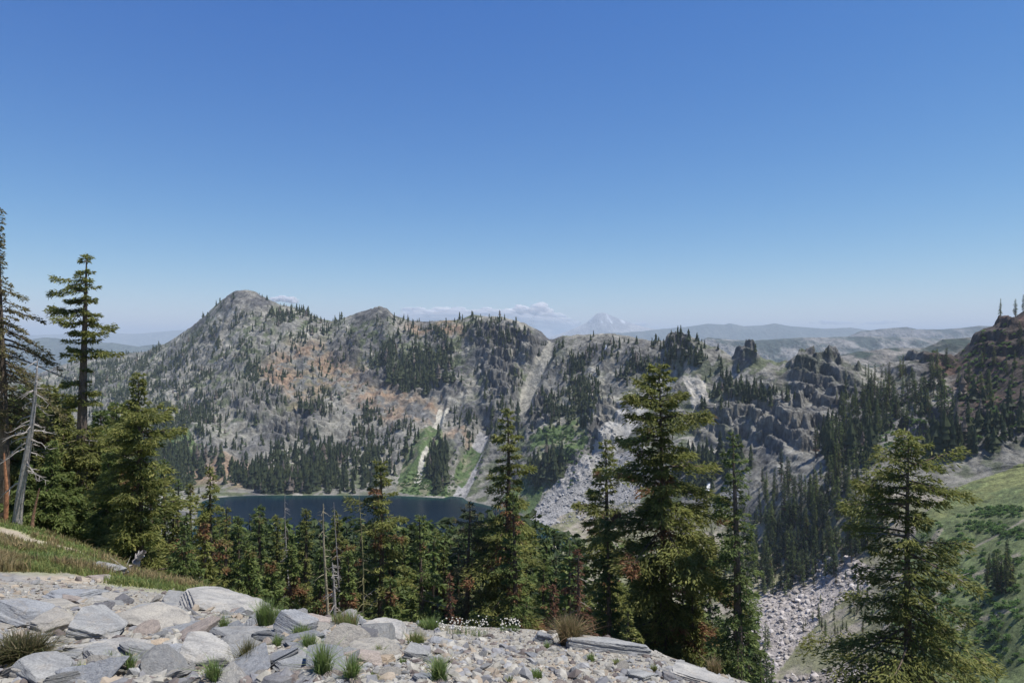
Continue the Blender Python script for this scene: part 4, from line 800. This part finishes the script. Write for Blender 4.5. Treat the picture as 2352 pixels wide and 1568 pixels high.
# smaller loose stones share a dozen shapes
KINDS = ['grey','grey','blue','pale','tan','grey','blue','dark','rust','pale']
SV = []
for k in range(20):
    rg = np.random.default_rng(800+k); P, Fc = stone(rg, 4, (1, rg.uniform(.5,.9), rg.uniform(.14,.36)))
    SV.append(mesh_np('stone', P, [Fc], [M_ROCK], np.tile(tintof(KINDS[k % 10], rg), (len(P),1))))
WORD = {'grey':'grey','blue':'blue-grey','pale':'pale','tan':'tan','orange':'orange','dark':'dark','rust':'reddish'}
rg = np.random.default_rng(31); placed = 0
while placed < 250:
    big = placed < 115
    if big: u, v = rg.uniform(-20, 900), rg.uniform(1375, 1575)
    else: u, v = rg.uniform(-20, 1720), rg.uniform(1350, 1590)
    lim = np.interp(u, cr[:,0], cr[:,2]); gl_ = np.interp(u, [0,150,300,420,560,640,760], [1322,1322,1350,1362,1385,1398,1405])
    if v < max(lim, gl_)+6: continue
    p = hit(u, v, 4.0); k = int(rg.integers(0, 20)); r = (rg.uniform(0.07, 0.21) if big else rg.uniform(0.03, 0.085))
    if u > 1000: r *= 0.75
    o = link('stone', SV[k]); o.scale = (r, r, r*rg.uniform(.7,1.1)); o.location = (p[0], p[1], p[2]+0.12*r)
    o.rotation_euler = (rg.normal(-0.2, .25), rg.normal(.1, .25), rg.uniform(0, 6.28))
    side_ = 'among the big slabs' if u < 640 else ('around the middle grass tufts' if u < 1050 else 'on the gravel bank')
    sz_ = 'mid-sized' if big else 'small'
    tag(o, f'{sz_} {WORD[KINDS[k % 10]]} angular stone lying loose {side_}', 'stone', f'{sz_} loose stones {side_}'); placed += 1
def chips(name, label, P0, R0, tints, seed, sub=1, mat_=M_STONE):
    rg = np.random.default_rng(seed); SH = [stone(rg, sub, (1, rg.uniform(.6,1), rg.uniform(.3,.7)), rough=0.05) for _ in range(14)]
    VA, FA, CA = [], [], []; off = 0
    for p, r in zip(P0, R0):
        V, Fc = SH[int(rg.integers(0, 14))]; a = rg.uniform(0, 6.28); b_ = rg.normal(0, .35); c_ = rg.normal(0, .35)
        ca, sa, cb, sb, cc, sc_ = math.cos(a), math.sin(a), math.cos(b_), math.sin(b_), math.cos(c_), math.sin(c_)
        M = np.array([[ca,-sa,0],[sa,ca,0],[0,0,1]])@np.array([[cb,0,sb],[0,1,0],[-sb,0,cb]])@np.array([[1,0,0],[0,cc,-sc_],[0,sc_,cc]])
        VA.append((V*r)@M.T+p+[0,0,0.15*r]); FA.append(Fc+off); off += len(V); CA.append(np.tile(tints[int(rg.integers(0, len(tints)))]*rg.uniform(.8,1.15), (len(V),1)))
    return tag(link(name, mesh_np(name, np.concatenate(VA), [np.concatenate(FA)], [mat_], np.concatenate(CA))), label, name, kind='stuff')
rg = np.random.default_rng(41); P0, R0 = [], []
while len(P0) < 24000:
    u = rg.uniform(-60, 1800); v = rg.uniform(1330, 1640); gl_ = np.interp(u, [0,150,300,420,560,640,760], [1322,1322,1350,1362,1385,1398,1405])
    if v < max(np.interp(u, cr[:,0], cr[:,2])+1, gl_-4): continue
    c = int(col_of(u)); j = int(np.searchsorted(-GV2[c,:js], -v)); j = min(j, js-1)
    P0.append((GX[c,j], GY[c,j], GZ[c,j])); r = 0.007*rg.pareto(1.7)+0.008; R0.append(min(r, 0.06)*(1.0 if u > 900 else 1.15))
chips('gravel', 'pale gravel and stone chips covering the near bank', np.array(P0), R0, [C3(.29,.275,.235),C3(.25,.25,.245),C3(.33,.315,.275),C3(.19,.19,.195),C3(.29,.245,.19),C3(.27,.26,.23),C3(.13,.11,.10)], 42)
# talus boulders on the valley floor and the lakeside scree
def in_mask(mask, n, seed, mind=1.5):
    rg = np.random.default_rng(seed); area = np.abs(np.gradient(GV2, axis=1))*np.gradient(us)[:,None]; w = (mask*VIS*area).ravel().astype(float); w /= w.sum()
    idx = rg.choice(w.size, size=n, p=w); return np.stack([GX.ravel()[idx], GY.ravel()[idx], GZ.ravel()[idx]], 1)+rg.normal(0, .3, (n,3))*[1,1,0]
P0 = np.concatenate([in_mask(tal, 4200, 51), in_mask(tal2, 1500, 52)]); rg = np.random.default_rng(53)
chips('talus', 'pale pinkish boulder field on the valley floor', P0, np.minimum(0.28*rg.pareto(1.6, len(P0))+0.25, 2.6), [C3(.39,.355,.33),C3(.33,.305,.28),C3(.44,.41,.385),C3(.25,.225,.2),C3(.31,.28,.25)], 54, mat_=M_STONE)
P0 = in_mask(scree & (GV > 1000) & (U > 1180), 2600, 55)
chips('scree', 'grey scree fans running down to the lake', P0, np.minimum(0.5*np.random.default_rng(56).pareto(2.2, len(P0))+0.5, 2.4), [C3(.28,.275,.265),C3(.22,.22,.22),C3(.33,.325,.315)], 57)

# ------------------------------------------------------------------ grass, tufts and flowers
def grass_np(P, hgt, wd, rg, cols, lean=0.5, seg=True):
    n = len(P); az = rg.uniform(0, 6.28, n); ln = np.abs(rg.normal(0, lean, n)); h_ = hgt*rg.uniform(0.5, 1.15, n)
    d_ = np.stack([np.cos(az), np.sin(az), 0*az], 1); sd = np.stack([-np.sin(az+rg.normal(0,.8,n)), np.cos(az), 0*az], 1)
    w_ = (wd*rg.uniform(.6,1.2,n))[:,None]
    mid_ = P+np.array([0,0,1])*(h_*.55)[:,None]+d_*(ln*h_*.25)[:,None]; tip = P+np.array([0,0,1])*(h_*(1-.25*ln))[:,None]+d_*(ln*h_)[:,None]
    V = np.stack([P-sd*w_, P+sd*w_, mid_+sd*w_*.7, mid_-sd*w_*.7, tip], 1).reshape(-1,3); b_ = np.arange(n)*5
    Q = np.stack([b_, b_+1, b_+2, b_+3], 1); Tq = np.stack([b_+3, b_+2, b_+4], 1)
    c = np.array(cols)[rg.integers(0, len(cols), n)]*rg.uniform(.75,1.25,(n,1))
    return V, Q, Tq, np.repeat(c, 5, 0)
GG = [C3(.15,.23,.06), C3(.20,.27,.085), C3(.24,.28,.12)]; GT_ = [C3(.27,.21,.10), C3(.32,.25,.13), C3(.2,.18,.08)]; GO = [C3(.20,.225,.07), C3(.25,.255,.09), C3(.16,.21,.065)]
rg = np.random.default_rng(61)
gm = np.zeros(U.shape, bool); gm[nearm] = (gr > 0.5) & (bare < 0.5)
w = (gm*VIS*np.abs(np.gradient(GV2, axis=1))).ravel().astype(float); w /= w.sum()
idx = rg.choice(w.size, size=52000, p=w)
P = np.stack([GX.ravel()[idx], GY.ravel()[idx], GZ.ravel()[idx]], 1)+rg.normal(0, .08, (52000,3))*[1,1,0]
pt = fbm(P[:,0]/1.6, P[:,1]/1.6, None, 3, 66); cl = np.where((pt > .22)[:,None], np.array(GT_)[rg.integers(0,3,len(P))], np.where((pt < -.25)[:,None], np.array(GG)[rg.integers(0,3,len(P))], np.array(GO)[rg.integers(0,3,len(P))]))
V, Q, Tq, c = grass_np(P, 0.16+0.14*smooth(.0,.4,pt), 0.012*P[:,1]/20+0.004, rg, GO, 0.6); c = np.repeat(cl*rg.uniform(.8,1.2,(len(P),1)), 5, 0)
tag(link('grass', mesh_np('grass', V, [Q, Tq], [M_GRASS], c)), 'dry green and straw grass on the left slope', 'grass', kind='stuff')
def tuft(u, v, wD, hD, n, cols, label, cat='grass tuft', name='grass_tuft', lean=0.4, bw=0.0035, group=None):
    rg = np.random.default_rng(int(u+v*3)); p = hit(u, v, 4.0); r = wD/F*p[1]*.32; hh = 1.3*hD/F*p[1]; n = int(n*1.5)
    a = rg.uniform(0, 6.28, n); q = np.sqrt(rg.random(n))*r; P = np.stack([q*np.cos(a), q*np.sin(a)*.7, 0*q-0.02], 1); n_ = n
    V, Q, Tq, c = grass_np(P, hh*np.ones(n), bw*np.ones(n), rg, cols, lean)
    return tag(link(name, mesh_np(name, V, [Q, Tq], [M_GRASS], c), None, tuple(p)), label, cat, group)
BRW = [C3(.30,.21,.12), C3(.34,.26,.15), C3(.17,.15,.06), C3(.12,.12,.045)]
for a in ((610,1442,54,56,420,GG,'tall bright green grass tuft left of the upright grey wedge'),(640,1436,30,40,160,GG,'narrow green tuft right beside the tall bright tuft'),(511,1452,24,36,140,GG,'small green tuft above the flat grey-brown sheet'),(566,1540,46,58,300,[C3(.13,.13,.05),C3(.2,.17,.08),C3(.09,.10,.04)],'stiff olive and straw rushes on the flat grey-brown sheet'),
          (295,1550,24,48,130,GG,'thin green tuft at the foot of the long pale slab'),(490,1572,40,52,200,GG,'pale green tuft in front of the white-streaked block'),(708,1496,38,38,220,GG,'yellow-green bushy tuft behind the flat-topped grey block'),(740,1560,42,72,320,GG,'tall leaning green tuft right of the flat-topped grey block'),
          (806,1572,30,58,240,GG,'upright green tuft at the bottom edge below the brown-sided wedge'),(1008,1572,40,56,260,GG,'green tuft at the bottom edge left of the gravel bank'),(690,1462,50,26,200,GG,'low soft green tuft at the foot of the grey wedge'),(955,1484,56,30,260,GO,'dark cushion of grass right of the large pale block'),
          (790,1440,90,32,420,GG+GT_,'patch of crest grass between the grey wedge and the pale block'),(990,1446,50,28,200,GG,'low crest grass left of the white flowers'),(1222,1440,30,34,160,BRW,'small straw tuft between white flowers and the big brown tuft'),(1230,1556,44,20,180,GG,'short green tuft low on the gravel bank'),
          (1640,1545,50,34,180,BRW,'thin reddish straw grass at the right end of the crest'),(675,1398,50,28,300,BRW,'orange-brown tuft on the crest above the grey wedge'),(430,1398,30,16,90,GG,'tiny tuft between the smooth grey and pale slabs'),(270,1440,20,18,60,GO,'sparse grass under the lip of the big tan slab')):
    tuft(*a)
rg = np.random.default_rng(71); k = 0
while k < 30:
    u, v = rg.uniform(120, 1560), rg.uniform(1415, 1575)
    if v < np.interp(u, cr[:,0], cr[:,2])+12: continue
    tuft(u, v, rg.uniform(14, 34), rg.uniform(12, 30), int(rg.uniform(50, 140)), GG if rg.random() < .75 else GO, 'small thin grass tuft rooted between the loose stones', group='small grass tufts among the stones'); k += 1
tuft(1308, 1482, 62, 54, 900, BRW, 'big round straw-brown grass tuft on the crest of the gravel', lean=0.55)
tuft(50, 1526, 130, 62, 900, [C3(.075,.085,.035),C3(.12,.115,.05),C3(.16,.13,.07)], 'dark low spreading shrub at the left edge among slabs', 'shrub', 'shrub', lean=0.9, bw=0.006)
def flowers(u, v, wD, hD, n, label, petal, nb=160):
    rg = np.random.default_rng(int(u*2+v)); p = hit(u, v, 4.0); r = wD/F*p[1]*.5; hh = hD/F*p[1]
    root = bpy.data.objects.new('wildflower_clump', None); COL.objects.link(root); root.location = tuple(p); tag(root, label, 'wildflowers')
    P = np.stack([rg.uniform(-r, r, nb), rg.normal(0, r*.25, nb), np.full(nb, -.03)], 1); V, Q, Tq, c = grass_np(P, hh*np.ones(nb), np.full(nb, .003), rg, GG, .3)
    link('foliage', mesh_np('foliage', V, [Q, Tq], [M_GRASS], c), root)
    D, Fc = ICO[1]; VA, FA, CA = [], [], []
    for k in range(n):
        q = np.array([rg.uniform(-r, r), rg.normal(0, r*.25), hh*rg.uniform(.55, 1.15)]); s_ = rg.uniform(.006, .011); VA.append(D*s_*rg.uniform(.7,1.2,(len(D),1))+q); FA.append(Fc+k*len(D)); CA.append(np.tile(petal*rg.uniform(.8,1.05), (len(D),1)))
    link('blossoms', mesh_np('blossoms', np.concatenate(VA), [np.concatenate(FA)], [M_STONE], np.concatenate(CA)), root)
flowers(1060, 1458, 118, 30, 95, 'wide clump of white wildflowers on the crest of the gravel', C3(.6,.58,.5))
flowers(1172, 1450, 46, 26, 40, 'smaller clump of white wildflowers left of the straw tufts', C3(.75,.72,.62))
flowers(203, 1552, 34, 22, 60, 'little yellow flower cushion among the slabs', C3(.62,.52,.12), 60)
# bleached deadwood at the edge of the grove
def log(u, v, u2, v2, y2k, rad_, label):
    p = hit(u, v, 4.2); y2 = p[1]*y2k; q = np.array([(u2-CX)/F*y2, y2, (CY-v2)/F*y2]); A_ = Acc(); s = np.linspace(0, 1, 10); rg = np.random.default_rng(int(u))
    P = p+(q-p)*s[:,None]+rg.normal(0, .03, (10,3)); V, Q = tube(P, rad_*(1-.6*s), 8); A_.add(V, Q, C3(.36,.32,.29))
    for k in range(5):
        j = rg.integers(2, 9); dv = unit(rg.normal(0, 1, 3))*rg.uniform(.3,.8); V, Q = tube(np.array([P[j], P[j]+dv*.5, P[j]+dv]), rad_*np.array([.3,.2,.05]), 4); A_.add(V, Q, C3(.38,.35,.32))
    tag(link('fallen_log', A_.mesh('fallen_log', M_BARK)), label, 'log')
log(290, 1318, 330, 1268, .99, .16, 'grey broken log leaning against the dense cone fir')
log(398, 1322, 412, 1240, 1.0, .10, 'bleached forked deadwood right of the dense cone fir')
log(228, 1262, 262, 1272, .97, .14, 'short pale log at the foot of the thick bare trunk')
log(270, 1310, 305, 1305, .98, .05, 'thin pale stick lying on the grass before the cone fir')
log(1620, 1512, 1556, 1462, 1.15, .035, 'bare white stick poking out beneath the largest fir')

# ------------------------------------------------------------------ clouds far beyond the haze
cm, n, l, b = mat('cloud_vapour')
b.inputs['Base Color'].default_value = (0.95,0.93,0.92,1); b.inputs['Roughness'].default_value = 1; b.inputs['Specular IOR Level'].default_value = 0
lw = n.new('ShaderNodeLayerWeight'); lw.inputs[0].default_value = 0.35
mr = n.new('ShaderNodeMapRange'); mr.inputs[1].default_value = 0.0; mr.inputs[2].default_value = 0.8; mr.inputs[3].default_value = 0.7; mr.inputs[4].default_value = 0.0
l.new(lw.outputs['Facing'], mr.inputs[0]); tp = n.new('ShaderNodeBsdfTransparent'); mx = n.new('ShaderNodeMixShader')
l.new(mr.outputs[0], mx.inputs[0]); ct = n.new('ShaderNodeBsdfTranslucent'); ct.inputs[0].default_value = (0.97,0.95,0.94,1); m5 = n.new('ShaderNodeMixShader'); m5.inputs[0].default_value = 0.5
l.new(b.outputs[0], m5.inputs[1]); l.new(ct.outputs[0], m5.inputs[2])
l.new(tp.outputs[0], mx.inputs[1]); l.new(m5.outputs[0], mx.inputs[2]); l.new(mx.outputs[0], n['Material Output'].inputs[0])
def cloud(label, lst, y=63000.0, seed=0):
    rg = np.random.default_rng(seed); D, Fc = ICO[3]; D = unit(D); VA, FA = [], []
    big = lst; lst = []
    for (u, v, ru, rv) in big:
        for _ in range(16):
            a_ = rg.uniform(0, 6.28); q = rg.uniform(.2, .95); f = rg.uniform(.28, .55); lst.append((u+ru*q*math.cos(a_), v+rv*q*math.sin(a_)*(1 if math.sin(a_) < 0 else .5), min(ru, 2.2*rv)*f*1.3, rv*f))
        lst.append((u, v, ru*.75, rv*.7))
    for k, (u, v, ru, rv) in enumerate(lst):
        r = 1+0.45*fbm(D[:,0]*1.8+9*k, D[:,1]*1.8, D[:,2]*1.8, 5, seed+k); P = D*r[:,None]*np.array([ru/F*y, min(ru/F*y*.6, 1800), rv/F*y])+np.array([(u-CX)/F*y, y+rg.uniform(-600,600), (CY-v)/F*y])
        VA.append(P); FA.append(Fc+k*len(D))
    tag(link('cloud', mesh_np('cloud', np.concatenate(VA), [np.concatenate(FA)], [cm], flat=False)), label, 'cloud')
cloud('bright white wisp of cloud peeping over the right shoulder of the peak', [(645,686,22,7),(660,689,24,7),(635,690,14,5),(676,694,14,4)], seed=1)
cloud('tall soft cumulus rising behind the notch in the ridge', [(1215,728,34,24),(1245,715,26,20),(1235,740,50,24),(1180,735,40,22),(1280,745,34,18),(1200,712,18,12),(1130,738,60,20),(1300,760,30,14)], seed=2)
cloud('long flat pale cloud bank behind the middle ridge', [(960,728,60,20),(1040,725,70,20),(1100,722,50,16),(920,742,50,16)], seed=3)
cloud('small cloud low beside the foot of the volcano', [(1470,744,20,6),(1455,748,18,5)], seed=4)
cloud('thin streak of cloud over the hazy right-hand ridge, nearer the volcano', [(1895,740,30,5),(1925,742,34,5)], seed=5)
cloud('thin streak of cloud over the hazy right-hand ridge, nearer the red slope', [(2005,742,30,5),(2040,740,30,4)], seed=6)

# ------------------------------------------------------------------ haze
hm_, n, l, b = mat('haze_air'); n.remove(b)
pv = n.new('ShaderNodeVolumePrincipled'); pv.inputs['Density'].default_value = 0.52e-4; pv.inputs['Color'].default_value = (0.73,0.87,1.0,1); pv.inputs['Anisotropy'].default_value = 0.0
l.new(pv.outputs[0], n['Material Output'].inputs['Volume'])
x0, x1, y0, y1, z0, z1 = -60000, 60000, -5000, 60000, -662, 1080
HV = [(x, y, z) for z in (z0, z1) for x, y in ((x0,y0),(x1,y0),(x1,y1),(x0,y1))]
tag(link('haze', mesh_np('haze', HV, [np.array([[3,2,1,0],[4,5,6,7],[0,1,5,4],[1,2,6,5],[2,3,7,6],[3,0,4,7]])], [hm_])), 'thin blue summer haze over the whole view', 'haze', kind='stuff')
print('done', round(time.time()-T0, 1), len(COL.objects))
